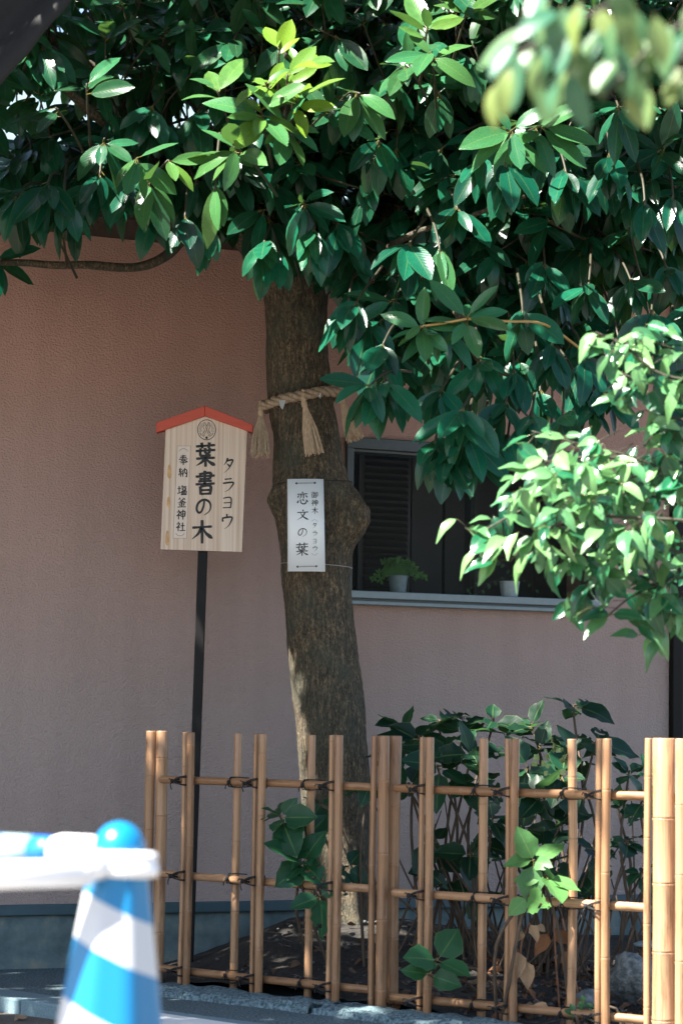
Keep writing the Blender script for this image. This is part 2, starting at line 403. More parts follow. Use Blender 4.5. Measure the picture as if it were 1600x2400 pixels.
# flat white strip along the kerb, right of the cone
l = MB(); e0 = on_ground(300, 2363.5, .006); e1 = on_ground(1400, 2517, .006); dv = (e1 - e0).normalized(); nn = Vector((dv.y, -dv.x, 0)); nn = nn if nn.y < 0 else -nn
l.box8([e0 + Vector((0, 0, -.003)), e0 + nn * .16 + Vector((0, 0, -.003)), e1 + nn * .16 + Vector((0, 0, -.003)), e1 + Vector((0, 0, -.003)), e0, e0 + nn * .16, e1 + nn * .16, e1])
o = obj('white_strip', l, M['kerbstrip'], kind='structure', smooth=False)
# soil bed
so_ = MB(); nx, ny = 60, 40
def soil_h(P, s):
    d = (P - Vector((.03, 8.5, 0))).length
    return .012 + .13 * math.exp(-(d / .75) ** 2) + .05 * min(1, s * 1.4) + .018 * noise.noise(P * 5) + .010 * noise.noise(P * 17)
vs = []
for j in range(ny + 1):
    s_ = j / ny
    for i in range(nx + 1):
        t = -.02 + 2.6 * i / nx
        P = FA + FU * (t * .92) - FN * 0
        # fan from the fence line back to the wall line
        Q = W(lerp(.50, 2.9, i / nx), -.02, 0)
        X = P.lerp(Q, s_); X.z = soil_h(X, s_) * min(1, .05 + i / 14); vs.append(X)
so_.add(vs, [(j * (nx + 1) + i, j * (nx + 1) + i + 1, (j + 1) * (nx + 1) + i + 1, (j + 1) * (nx + 1) + i) for j in range(ny) for i in range(nx)])
obj('soil_bed', so_, M['soil'], kind='structure')
def soil_at(px, py):
    for k in range(60):
        Y = 9.6 - k * .05; P = at(px, py, Y)
        s_ = max(0, min(1, -(P - FA).dot(FN) / .9)); 
        if P.z > soil_h(Vector((P.x, P.y, 0)), s_) : return P
    return P
# rough granite edging in front of the fence
edging = bpy.data.objects.new('granite_edging', None); S.collection.objects.link(edging); edging['kind'] = 'structure'; edging.location = FA + FN * .1
def edging_stone(t0, t1, sd):
    n, prof = 34, [(-.005, -.03), (.0, .016), (.02, .024), (.06, .025), (.10, .024), (.135, .022), (.158, .016), (.168, .003), (.172, -.014), (.175, -.05)]
    b = MB(); vs = []
    for i in range(n + 1):
        t = lerp(t0, t1 - .012, i / n)
        for (dd, z) in prof:
            P = FA + FU * t + FN * (dd + .02)
            k = noise.noise(Vector((t * 16, dd * 26, sd))) * .016 + noise.noise(Vector((t * 55, dd * 60, z * 60 + sd))) * .008
            vs.append(P + FN * (k * (1 if dd > .1 else .3)) + Vector((0, 0, z + (k * .8 if z > 0 else 0))))
    m_ = len(prof)
    b.add(vs, [(i * m_ + j, (i + 1) * m_ + j, (i + 1) * m_ + j + 1, i * m_ + j + 1) for i in range(n) for j in range(m_ - 1)]
          + [tuple(range(m_))[::-1], tuple(n * m_ + j for j in range(m_))])
    obj('granite_block', b, M['granite'], edging, smooth=True)
for k in range(-1, 3): edging_stone(-.08 + k * .95 if k >= 0 else -.09, -.08 + (k + 1) * .95 if k >= 0 else -.08 + .0, k * 3.1) if k >= 0 else None

# ------------------------------------------------------------------ house
UL, UR = -6.0, on_wall(1566, 1600)[0]
ZW = 2.62
house = thing('house', 'low house with pinkish brown stucco wall behind the tree', 'house', W(0, 0, 0))
wu0 = on_wall(806, 1300)[0]; wu1 = on_wall(1402, 1300)[0]
wz0 = on_wall(820, 1417)[1]; wz1 = on_wall(820, 1029)[1]; wzs = on_wall(820, 1384)[1]
b = MB(); us = [UL, wu0, wu1, UR]; zs = [on_wall(120, 2119)[1], wz0, wz1, ZW]; T = .14
idx = {}
vs = []
for k, w_ in enumerate((0, -T)):
    for i, u in enumerate(us):
        for j, z in enumerate(zs): idx[(i, j, k)] = len(vs); vs.append(W(u, w_, z))
fs = []
for i in range(3):
    for j in range(3):
        if i == 1 and j == 1: continue
        fs.append((idx[i, j, 0], idx[i + 1, j, 0], idx[i + 1, j + 1, 0], idx[i, j + 1, 0]))
        fs.append((idx[i, j, 1], idx[i, j + 1, 1], idx[i + 1, j + 1, 1], idx[i + 1, j, 1]))
fs += [(idx[1, 1, 0], idx[1, 1, 1], idx[2, 1, 1], idx[2, 1, 0]), (idx[1, 2, 0], idx[2, 2, 0], idx[2, 2, 1], idx[1, 2, 1]),
       (idx[1, 1, 0], idx[1, 2, 0], idx[1, 2, 1], idx[1, 1, 1]), (idx[2, 1, 0], idx[2, 1, 1], idx[2, 2, 1], idx[2, 2, 0]),
       (idx[3, 0, 0], idx[3, 0, 1], idx[3, 3, 1], idx[3, 3, 0])]
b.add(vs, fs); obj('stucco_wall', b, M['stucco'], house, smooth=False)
# wall returns and back so that the house is closed
b = MB(); D = 3.2
for (u, w_, uu, ww) in ((UL + .01, -T, UL + .14, -D), (UR - .14, -T - .0, UR - .01, -D)):
    b.box8([W(u, w_, 0), W(uu, w_, 0), W(uu, ww, 0), W(u, ww, 0), W(u, w_, ZW), W(uu, w_, ZW), W(uu, ww, ZW), W(u, ww, ZW)])
b.box8([W(UL + .14, -D, 0), W(UR - .14, -D, 0), W(UR - .14, -D - .14, 0), W(UL + .14, -D - .14, 0), W(UL + .14, -D, ZW), W(UR - .14, -D, ZW), W(UR - .14, -D - .14, ZW), W(UL + .14, -D - .14, ZW)])
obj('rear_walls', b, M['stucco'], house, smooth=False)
def wbox(name, u0, u1, w0, w1, z0, z1, m, parent, bv=0):
    q = MB(); q.box8([W(u0, w1, z0), W(u1, w1, z0), W(u1, w0, z0), W(u0, w0, z0), W(u0, w1, z1), W(u1, w1, z1), W(u1, w0, z1), W(u0, w0, z1)])
    o = obj(name, q, m, parent, smooth=False)
    if bv: bevel(o, bv)
    return o
zt1 = on_wall(120, 2118)[1]; zt0 = on_wall(120, 2144)[1]
zs[0] = zt1
wbox('base_flashing', UL, UR, -.05, .022, zt0, zt1 - .001, M['trim'], house, .003)
b = MB()    # foundation with a splayed foot
prof = [(.006, zt0 - .002), (.004, .10), (.012, .06), (.035, .03), (.05, .0), (.05, -.05), (-.14, -.05), (-.14, zt0 - .002)]
n = 90; vs = []
for i in range(n + 1):
    u = lerp(UL, UR, i / n)
    for (w_, z) in prof: vs.append(W(u, w_ + (.008 * noise.noise(Vector((u * 6, z * 9, 0))) if w_ > 0 else 0), z))
m_ = len(prof)
b.add(vs, [(i * m_ + j, (i + 1) * m_ + j, (i + 1) * m_ + (j + 1) % m_, i * m_ + (j + 1) % m_) for i in range(n) for j in range(m_)])
obj('foundation', b, M['concrete'], house, smooth=True)
# eave and roof
OV = .38
wbox('soffit', UL - .3, UR + .3, -T, OV - .03, ZW + .002, ZW + .03, M['eave'], house)
wbox('fascia', UL - .3, UR + .3, OV - .028, OV, ZW - .01, ZW + .10, M['eave'], house)
pitch = math.tan(R(17.5)); RB = -1.25
roof = MB(); zr = lambda w_: ZW + .10 + (OV - w_) * pitch
roof.box8([W(UL - .3, OV, zr(OV) - .02), W(UR + .3, OV, zr(OV) - .02), W(UR + .3, RB, zr(RB) - .02), W(UL - .3, RB, zr(RB) - .02),
           W(UL - .3, OV, zr(OV)), W(UR + .3, OV, zr(OV)), W(UR + .3, RB, zr(RB)), W(UL - .3, RB, zr(RB))])
roof.box8([W(UL - .3, RB - .001, zr(RB) - .02), W(UR + .3, RB - .001, zr(RB) - .02), W(UR + .3, -D - .4, ZW + .1), W(UL - .3, -D - .4, ZW + .1),
           W(UL - .3, RB - .001, zr(RB)), W(UR + .3, RB - .001, zr(RB)), W(UR + .3, -D - .4, ZW + .14), W(UL - .3, -D - .4, ZW + .14)])
roofo = obj('roof', roof, M['eave'], house, smooth=False)
tl = MB(); prof = [(-.11, .012), (-.06, .004), (0, .003), (.05, .012), (.085, .032), (.11, .034), (.135, .02)]
sl_ = Vector(WN * 1 + Vector((0, 0, -pitch))).normalized(); up = WU.cross(sl_); up = up if up.z > 0 else -up
vs = []
for (s_, hh) in ((0, .0), (.27, .014), (.272, -.004)):
    for (u, z) in prof: vs.append(WU * u + sl_ * s_ + up * (z + hh))
tl.add(vs, [(j * 7 + i, (j + 1) * 7 + i, (j + 1) * 7 + i + 1, j * 7 + i + 1) for j in range(2) for i in range(6)])
me = bpy.data.meshes.new('roof_tile'); me.from_pydata([tuple(v) for v in tl.v], [], tl.f); me.materials.append(M['tile']); me.shade_smooth()
rl = (OV - RB) / math.cos(R(17.5)); k = 0
for j in range(7):
    for i in range(18):
        o = bpy.data.objects.new('roof_tile', me); S.collection.objects.link(o); o.parent = roofo
        u = -1.0 + i * .243
        o.location = W(u, RB, zr(RB) + .004) + sl_ * (j * (rl - .27) / 6.0) - origin_of(roofo)
# window
win = obj('window', (lambda q: (q.box8([W(wu0, .0, wz0 + .0), W(wu0 + .001, .0, wz0), W(wu0 + .001, -.01, wz0), W(wu0, -.01, wz0), W(wu0, 0, wz1), W(wu0 + .001, 0, wz1), W(wu0 + .001, -.01, wz1), W(wu0, -.01, wz1)]), q)[1])(MB()), M['alu'], house, smooth=False)
fw = .026
wbox('frame_jamb', wu0 - .002, wu0 + fw, -.10, .022, wzs, wz1 - .0, M['alu2'], win, .002)
wbox('frame_jamb', wu1 - fw, wu1 + .002, -.10, .022, wzs, wz1 - .0, M['alu2'], win, .002)
wbox('frame_head', wu0 - .004, wu1 + .004, -.10, .026, wz1 - .036, wz1 - .001 + .008, M['alu2'], win, .003)
wbox('head_groove', wu0 + fw + .001, wu1 - fw - .001, -.09, .004, wz1 - .046, wz1 - .037, M['aludark'], win)
wbox('window_sill', wu0 - .01, wu1 + .012, -.10, .050, wzs - .030, wzs - .001, M['alu'], win, .003)
wbox('sill_groove', wu0 - .006, wu1 + .008, -.10, .034, wzs - .0375, wzs - .0305, M['aludark'], win)
wbox('sill_drip', wu0 - .01, wu1 + .012, -.10, .046, wz0 - .001, wzs - .038, M['alu'], win, .003)
wbox('pane', wu0 + fw, (wu0 + wu1) / 2 + .02, -.012, -.008, wzs, wz1 - .047, M['glass'], win)
wbox('pane', (wu0 + wu1) / 2 - .02, wu1 - fw, -.030, -.026, wzs, wz1 - .047, M['glass'], win)
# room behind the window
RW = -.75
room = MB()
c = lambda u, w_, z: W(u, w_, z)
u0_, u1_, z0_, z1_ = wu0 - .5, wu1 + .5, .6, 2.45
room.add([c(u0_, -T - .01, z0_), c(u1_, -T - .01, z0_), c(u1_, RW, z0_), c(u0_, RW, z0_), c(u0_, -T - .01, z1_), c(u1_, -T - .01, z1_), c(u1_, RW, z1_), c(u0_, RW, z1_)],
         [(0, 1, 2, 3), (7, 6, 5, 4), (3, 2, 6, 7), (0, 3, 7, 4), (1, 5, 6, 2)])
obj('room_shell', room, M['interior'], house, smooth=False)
wbox('inner_shelf', wu0 - .2, wu1 + .2, -.34, -.142, wzs - .03, wzs - .004, M['aludark'], house)
lv0 = on_wall(858, 1250, -.5)[0]; lv1 = on_wall(958, 1250, -.5)[0]
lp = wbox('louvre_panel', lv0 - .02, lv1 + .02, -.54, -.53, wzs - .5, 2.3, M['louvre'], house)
for k in range(30):
    z = wzs - .06 + k * .027
    q = MB(); q.box8([W(lv0, -.512, z), W(lv1, -.512, z), W(lv1, -.528, z + .018), W(lv0, -.528, z + .018), W(lv0, -.508, z + .004), W(lv1, -.508, z + .004), W(lv1, -.524, z + .022), W(lv0, -.524, z + .022)])
    obj('slat', q, M['louvre'], lp, smooth=False)
pu = [on_wall(x, 1250, -.55)[0] for x in (966, 1042, 1092)]
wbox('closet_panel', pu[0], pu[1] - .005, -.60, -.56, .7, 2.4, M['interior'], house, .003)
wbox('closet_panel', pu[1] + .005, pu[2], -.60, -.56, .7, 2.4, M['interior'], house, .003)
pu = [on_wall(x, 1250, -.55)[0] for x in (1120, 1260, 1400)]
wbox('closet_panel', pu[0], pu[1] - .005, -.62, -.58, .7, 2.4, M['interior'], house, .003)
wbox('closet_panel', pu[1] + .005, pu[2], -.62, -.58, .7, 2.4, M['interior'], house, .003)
wbox('corner_post', UR + .002, UR + .05, -.25, .03, 0, ZW, M['black'], house, .004)
wbox('door_frame', UR + .052, UR + .9, -.25, -.02, 0, ZW, M['aludark'], house, .004)

# neighbours beyond the roof
nb = thing('neighbour_house', 'pale pinkish two storey house glimpsed through the leaves', 'house', (3.4, 17, 0))
q = MB(); q.box((3.4, 19, 3.2), Vector((1, 0, 0)), Vector((0, 1, 0)), Vector((0, 0, 1)), 2.6, 2, 3.2); obj('wall', q, M['nwall'], nb, smooth=False)
q = MB(); q.prism([(.5, 16.6, 6.4), (6.3, 16.6, 6.4), (6.3, 16.6, 6.55), (3.4, 16.6, 7.9), (.5, 16.6, 6.55)], (0, 4.8, 0)); obj('roof', q, M['nroof'], nb, smooth=False)
for x, z in ((1.55, 4.0), (4.0, 4.9), (2.7, 4.2), (5.1, 4.2)):
    q = MB(); q.box((x, 16.97, z), Vector((1, 0, 0)), Vector((0, 1, 0)), Vector((0, 0, 1)), .42, .04, .5); wf = obj('window', q, M['nwhite'], nb, smooth=False)
    q = MB(); q.box((x, 16.925, z), Vector((1, 0, 0)), Vector((0, 1, 0)), Vector((0, 0, 1)), .36, .01, .44); obj('pane', q, M['glassdark'], wf, smooth=False)
nb = thing('neighbour_house', 'white two storey house beyond the roof at the left', 'house', (-3.6, 22, 0))
q = MB(); q.box((-3.4, 24, 2.9), Vector((1, 0, 0)), Vector((0, 1, 0)), Vector((0, 0, 1)), 3.6, 2, 2.9); obj('wall', q, M['nwhite'], nb, smooth=False)
q = MB(); q.prism([(-7.3, 21.6, 5.8), (.5, 21.6, 5.8), (.5, 21.6, 5.95), (-3.4, 21.6, 7.4), (-7.3, 21.6, 5.95)], (0, 4.8, 0)); obj('roof', q, M['nroof'], nb, smooth=False)
for x in (-5.4, -2.2):
    q = MB(); q.box((x, 21.96, 4.0), Vector((1, 0, 0)), Vector((0, 1, 0)), Vector((0, 0, 1)), .5, .05, .6); wf = obj('window', q, M['alu'], nb, smooth=False)
    q = MB(); q.box((x, 21.905, 4.0), Vector((1, 0, 0)), Vector((0, 1, 0)), Vector((0, 0, 1)), .44, .01, .54); obj('pane', q, M['glassdark'], wf, smooth=False)

# ------------------------------------------------------------------ sacred tree: trunk and limbs
TY = 8.52; K = 1.0204
EDGES = [(585, 560, 790), (610, 572, 768), (640, 590, 756), (670, 601, 753), (700, 606, 752), (760, 613, 752), (830, 613, 753), (890, 612, 760), (940, 617, 770), (1000, 627, 779),
         (1050, 629, 786), (1090, 627, 796), (1120, 625, 806), (1160, 626, 812), (1200, 633, 815), (1240, 641, 812), (1280, 646, 806), (1330, 649, 806), (1400, 654, 811), (1470, 658, 820),
         (1550, 665, 831), (1650, 678, 841), (1750, 686, 846), (1850, 694, 850), (1950, 702, 851), (2050, 708, 852), (2120, 711, 856), (2170, 704, 866), (2230, 690, 880)]
def edges_at(y):
    for (a, b) in zip(EDGES, EDGES[1:]):
        if a[0] <= y <= b[0]:
            t = (y - a[0]) / (b[0] - a[0]); return lerp(a[1], b[1], t), lerp(a[2], b[2], t)
    return EDGES[-1][1:] if y > EDGES[-1][0] else EDGES[0][1:]
tb = at(780 * K, 2190 * K, TY); tb.z = .13
tree = thing('sacred_tree', 'broad evergreen tree with knobbly grey brown trunk tied with straw rope', 'tree', tb)
b = MB(); NA = 96; ys = np.linspace(575, 2230, 300); vs = []
def trunk_axis(y):
    l_, r_ = edges_at(y); L_ = at(l_ * K, y * K, TY); R2 = at(r_ * K, y * K, TY)
    return (L_ + R2) / 2, (R2 - L_).length / 2
KNOBS = [(1152, -58, .060, .052, .085), (1178, -20, .070, .06, .11), (1135, -118, .02, .05, .05), (1215, -35, .030, .05, .07), (985, -62, -.010, .02, .03), (1165, -85, -.012, .02, .02)]
KNOBS = [(1156, 207, .030, .044, .055), (1176, 340, .060, .062, .085), (1225, 330, .020, .05, .07), (985, 305, -.010, .025, .03), (1150, 222, -.016, .018, .03), (1168, 303, -.012, .02, .02), (700, 285, -.012, .03, .03)]
def trunk_r(y, phi, C, r):
    P = C + Vector((math.cos(phi), math.sin(phi), 0)) * r
    d = .006 * noise.noise(P * 8) + .0032 * noise.noise(Vector((P.x * 38, P.y * 38, P.z * 8))) + .0020 * noise.noise(Vector((P.x * 95, P.y * 95, P.z * 30))) + .0012 * noise.noise(P * 60)
    if P.z < .42: d += (.42 - P.z) * .16 * max(0, math.sin(phi * 5 + 1)) 
    for (ky, kp, h, sa, sz) in KNOBS:
        dz = (ky - y) * K * TY / FPX; da = (math.degrees(phi) - kp + 180) % 360 - 180
        d += h * math.exp(-(((R(da) * r) / sa) ** 2 + (dz / sz) ** 2) ** 1.35) * (1 + .35 * noise.noise(P * 30))
    return r + d
for y in ys:
    C, r = trunk_axis(y)
    for k in range(NA):
        ph = 2 * math.pi * k / NA; rr = trunk_r(y, ph % (2 * math.pi), C, r)
        vs.append(C + Vector((math.cos(ph) * rr, math.sin(ph) * rr * .96, 0)))
n = len(ys)
b.add(vs, [(i * NA + k, (i + 1) * NA + k, (i + 1) * NA + (k + 1) % NA, i * NA + (k + 1) % NA) for i in range(n - 1) for k in range(NA)] + [tuple(range(NA)), tuple((n - 1) * NA + k for k in range(NA))[::-1]])
obj('trunk', b, M['bark'], tree)
def D_(x, y, Y): return at(x * K, y * K, Y)       # display pixels of the 1568 x 2352 view
LIMBS = [
 ([(640, 640, 8.5), (590, 570, 8.45), (520, 490, 8.3), (420, 400, 8.1), (300, 330, 7.9), (150, 200, 7.7)], .075, .012),
 ([(680, 620, 8.5), (690, 520, 8.4), (670, 380, 8.1), (650, 230, 7.8), (660, 120, 7.6)], .085, .010),
 ([(730, 640, 8.5), (790, 560, 8.5), (880, 470, 8.6), (1000, 385, 8.6), (1130, 240, 8.5), (1300, 60, 8.4)], .080, .014),
 ([(740, 640, 8.5), (830, 600, 8.5), (980, 590, 8.45), (1200, 590, 8.4), (1420, 570, 8.4), (1640, 540, 8.4)], .060, .016),
 ([(560, 545, 8.45), (440, 545, 8.4), (380, 588, 8.35), (300, 612, 8.3), (170, 610, 8.2), (60, 603, 8.15), (-40, 600, 8.1)], .026, .010),
 ([(930, 590, 8.1), (1010, 640, 7.8), (1060, 740, 7.6), (1100, 830, 7.5), (1180, 870, 7.5)], .022, .006),
 ([(860, 600, 8.2), (900, 560, 7.9), (1000, 520, 7.7), (1200, 450, 7.5)], .018, .006),
 ([(700, 560, 8.45), (660, 300, 8.5), (560, 40, 8.3), (400, -250, 7.6), (100, -500, 6.8)], .06, .03),
 ([(720, 560, 8.45), (800, 300, 8.6), (900, 50, 8.5), (1000, -300, 7.6)], .06, .03),
 ([(640, 580, 8.45), (400, 330, 8.35), (50, 60, 8.1), (-400, -200, 7.2), (-1200, -400, 6.4)], .06, .03),
]
for pts, ra, rb in LIMBS:
    P = smooth_path([D_(*p) for p in pts], 8)
    P = [p_ + Vector((noise.noise(p_ * 5), noise.noise(p_ * 5 + Vector((9, 0, 0))), noise.noise(p_ * 5 + Vector((0, 9, 0))))) * .012 for p_ in P]
    q = MB(); q.tube(P, [lerp(ra, rb, (i / (len(P) - 1)) ** .7) * (1 + .10 * noise.noise(p_ * 22)) for i, p_ in enumerate(P)], 12)
    obj('branch', q, M['bark'], tree)

# ------------------------------------------------------------------ leaves
def leaf_mesh(nl, hw, shape, bend, fold, pet, wav=0.0, serr=0.0, seed=0, eaten=0, curl=0.0):
    """leaf along +Y (length 1), width +-hw, normal +Z; returns verts, faces, uv"""
    rr_ = random.Random(seed); V = []; F = []; UV = []
    cols = [-1, -.55, 0, .55, 1]
    yc = pet
    for i in range(nl + 1):
        t = i / nl
        if shape == 'lance': wd = math.sin(math.pi * min(1, t ** .96 * .985 + .012)) ** .68
        elif shape == 'ovate': wd = (math.sin(math.pi * min(1, t ** .74 * .985 + .014)) ** .9)
        else: wd = math.sin(math.pi * (t ** .8 * .98 + .012)) ** .75
        if t > .93 and shape != 'round': wd *= .8
        wd = max(wd, .03)
        y = pet + (1 - pet) * t
        z0 = -bend * t * t
        for ci, c in enumerate(cols):
            x = c * wd * hw
            if abs(c) == 1 and serr: x *= 1 + serr * (1 if i % 2 else -1)
            z = z0 + fold * abs(c) * wd * hw - curl * (c * c) * wd * hw + (wav * math.sin(i * 1.9 + (1 if c > 0 else 0) * 1.3) * abs(c) * hw if wav else 0)
            V.append((x, y - .25 * bend * bend * t * t, z)); UV.append((.5 + c * .5, .03 + .97 * t))
    for i in range(nl):
        for c in range(4):
            if eaten and i > 1 and rr_.random() < eaten: continue
            a = i * 5 + c; F.append((a, a + 1, a + 6, a + 5))
    if pet > 0:
        b0 = len(V); pw = .011
        V += [(-pw, 0, 0), (pw, 0, 0), (pw, pet + .02, .004), (-pw, pet + .02, .004), (0, 0, pw * 1.4), (0, pet + .02, pw * 1.4)]; UV += [(.5, 0)] * 6
        F += [(b0, b0 + 1, b0 + 2, b0 + 3), (b0 + 1, b0 + 4, b0 + 5, b0 + 2), (b0 + 4, b0, b0 + 3, b0 + 5)]
    return V, F, UV
class LeafKind:
    def __init__(s, name, variants, material):
        s.name = name; s.var = variants; s.mat = material; s.me = []
        for (V, F, UV) in variants:
            me = bpy.data.meshes.new(name); me.from_pydata(V, [], F); me.shade_smooth()
            l = me.uv_layers.new(name='UVMap')
            for lp in me.loops: l.data[lp.index].uv = UV[lp.vertex_index]
            me.materials.append(material); s.me.append(me)
    def single(s, leaf, parent):
        P, d, nrm, ln, wd, tint, v = leaf
        o = bpy.data.objects.new(s.name, s.me[v % len(s.me)]); S.collection.objects.link(o); o.parent = parent
        m = frame(d, nrm, ln, wd); m.translation = P - origin_of(parent); o.matrix_basis = m
        o.color = (tint[0], tint[1], 0, 1); return o
    def mass(s, leaves, name, parent, kind='stuff', var=None):
        VV, FF, UU, TT = [], [], [], []; off = 0; var = var or s.var; base = np.array(origin_of(parent))
        arr = [(np.array(V), np.array([f if len(f) == 4 else f + (f[-1],) for f in F]), np.array(UV)) for V, F, UV in var]
        for (P, d, nrm, ln, wd, tint, v) in leaves:
            V, F, UV = arr[v % len(arr)]
            A = np.array(frame(d, nrm, ln, wd).to_3x3())
            VV.append(V @ A.T + np.array(P) - base); FF.append(F + off); UU.append(UV); TT.append(np.tile((tint[0], tint[1], 0, 1), (len(V), 1))); off += len(V)
        V = np.concatenate(VV).astype(np.float32); F = np.concatenate(FF).astype(np.int32); U = np.concatenate(UU).astype(np.float32); Tt = np.concatenate(TT).astype(np.float32)
        me = bpy.data.meshes.new(name)
        me.vertices.add(len(V)); me.vertices.foreach_set('co', V.ravel())
        me.loops.add(F.size); me.loops.foreach_set('vertex_index', F.ravel())
        me.polygons.add(len(F)); me.polygons.foreach_set('loop_start', np.arange(0, F.size, 4, dtype=np.int32)); me.polygons.foreach_set('loop_total', np.full(len(F), 4, dtype=np.int32))
        me.update(calc_edges=True)
        l = me.uv_layers.new(name='UVMap'); l.data.foreach_set('uv', U[F.ravel()].ravel())
        a = me.attributes.new('tint', 'FLOAT_COLOR', 'POINT'); a.data.foreach_set('color', Tt.ravel())
        me.shade_smooth(); me.materials.append(s.mat)
        o = bpy.data.objects.new(name, me); S.collection.objects.link(o); o.color = (0, 0, 0, 1)
        if parent: o.parent = parent
        if kind: o['kind'] = kind
        return o
def frame(d, nrm, ln, wd):
    d = d.normalized(); n = nrm - d * nrm.dot(d)
    n = n.normalized() if n.length > 1e-5 else d.orthogonal().normalized()
    x = d.cross(n)
    return Matrix((x * ln * wd, d * ln, n * ln)).transposed().to_4x4()
LV = lambda nl, seeds, **k: [leaf_mesh(nl, seed=s_, **{**k, 'bend': k['bend'] * f_, 'fold': k['fold'] * g_}) for s_, f_, g_ in seeds]
SD = [(1, .4, .8), (2, .8, 1.3), (3, 1.2, .6), (4, 1.7, 1.0), (5, .1, 1.1), (6, 2.3, .7)]
tar = LeafKind('leaf', LV(6, SD, hw=.172, shape='lance', bend=.13, fold=.22, pet=.10, wav=.04), M['tarayo'])
tar_low = LV(2, SD[:3], hw=.2, shape='lance', bend=.2, fold=.3, pet=0)

UPV = Vector((0, 0, 1))
def rdir(r=rnd):
    while True:
        v = Vector((r.uniform(-1, 1), r.uniform(-1, 1), r.uniform(-1, 1)))
        if .05 < v.length < 1: return v.normalized()
def whorl(P, axis, n, spread, droop, L, young=0.0, light=.5, out=None, jit=.25):
    """n leaves round a twig end: spread = angle from the axis, droop = how far they hang"""
    axis = axis.normalized(); a = axis.orthogonal().normalized(); b_ = axis.cross(a); ph = rnd.uniform(0, 6.28)
    for k in range(n):
        q = ph + 2 * math.pi * k / n * (1 + .0) + rnd.uniform(-.3, .3)
        sp = R(spread * rnd.uniform(.7, 1.25))
        d = axis * math.cos(sp) + (a * math.cos(q) + b_ * math.sin(q)) * math.sin(sp)
        d = (d + Vector((0, 0, -droop * rnd.uniform(.6, 1.4))) + rdir() * jit * .5).normalized()
        nr = (UPV * .75 + Vector((-.1, -.85, 0)) - axis * .1 + rdir() * .45)
        if d.z < -.75: nr = Vector((d.x * 1.5, -.9, .25)) + rdir() * .55
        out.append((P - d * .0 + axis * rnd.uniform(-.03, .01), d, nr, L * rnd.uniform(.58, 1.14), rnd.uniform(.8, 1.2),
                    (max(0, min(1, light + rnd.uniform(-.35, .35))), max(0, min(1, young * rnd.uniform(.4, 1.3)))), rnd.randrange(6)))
twigs = MB()
hero = []; WC = []
def HW(x, y, Y, axis, n, spread, droop, L=.15, young=.0, light=.5, twig=True):
    L *= 1.16
    P = D_(x, y, Y); ax = Vector(axis).normalized(); whorl(P, ax, n, spread, droop, L, young, light, hero); WC.append((P, y, light))
    if twig:
        e = P - ax * .22 + Vector((0, .12, rnd.uniform(-.02, .04))); twigs.tube(smooth_path([P + ax * .005, P - ax * .09 + Vector((0, .02, .012)), e], 4), [.0032, .0038, .0036, .004, .004, .0045, .0045, .005, .005], 6)
UPF, DNF = (0, -.35, 1), (0, -.4, -.55)
# sunlit rosettes: young leaves, their tint also lightened for the sun
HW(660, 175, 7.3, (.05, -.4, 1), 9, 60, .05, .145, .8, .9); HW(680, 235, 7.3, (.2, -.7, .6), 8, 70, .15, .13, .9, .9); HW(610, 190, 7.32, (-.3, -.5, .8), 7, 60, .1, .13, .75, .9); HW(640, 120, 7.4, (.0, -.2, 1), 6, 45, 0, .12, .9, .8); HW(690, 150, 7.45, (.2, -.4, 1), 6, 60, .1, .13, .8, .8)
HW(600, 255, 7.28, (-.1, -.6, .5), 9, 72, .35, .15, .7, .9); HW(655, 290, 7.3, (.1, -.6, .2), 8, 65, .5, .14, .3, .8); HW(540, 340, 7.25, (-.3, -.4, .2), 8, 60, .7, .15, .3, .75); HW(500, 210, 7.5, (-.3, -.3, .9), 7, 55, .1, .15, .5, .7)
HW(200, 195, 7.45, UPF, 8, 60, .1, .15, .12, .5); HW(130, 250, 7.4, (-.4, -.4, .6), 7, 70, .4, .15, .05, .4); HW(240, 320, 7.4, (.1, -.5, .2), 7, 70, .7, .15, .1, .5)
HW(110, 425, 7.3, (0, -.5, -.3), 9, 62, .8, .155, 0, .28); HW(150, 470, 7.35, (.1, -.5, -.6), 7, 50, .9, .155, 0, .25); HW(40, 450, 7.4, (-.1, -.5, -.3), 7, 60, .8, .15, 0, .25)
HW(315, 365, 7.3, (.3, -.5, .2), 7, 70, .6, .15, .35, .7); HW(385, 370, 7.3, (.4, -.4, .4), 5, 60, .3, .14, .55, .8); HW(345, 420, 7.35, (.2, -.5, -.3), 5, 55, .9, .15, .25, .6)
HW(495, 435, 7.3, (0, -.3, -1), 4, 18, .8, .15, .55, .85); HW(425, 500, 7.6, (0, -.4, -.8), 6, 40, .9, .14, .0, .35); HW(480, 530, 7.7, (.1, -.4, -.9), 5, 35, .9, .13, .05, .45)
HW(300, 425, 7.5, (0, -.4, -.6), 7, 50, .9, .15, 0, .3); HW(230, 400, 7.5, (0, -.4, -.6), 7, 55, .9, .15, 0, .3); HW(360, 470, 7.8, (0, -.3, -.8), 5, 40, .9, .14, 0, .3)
HW(-8, 598, 8.1, (.6, -.3, -.3), 5, 55, .5, .14, .0, .35)
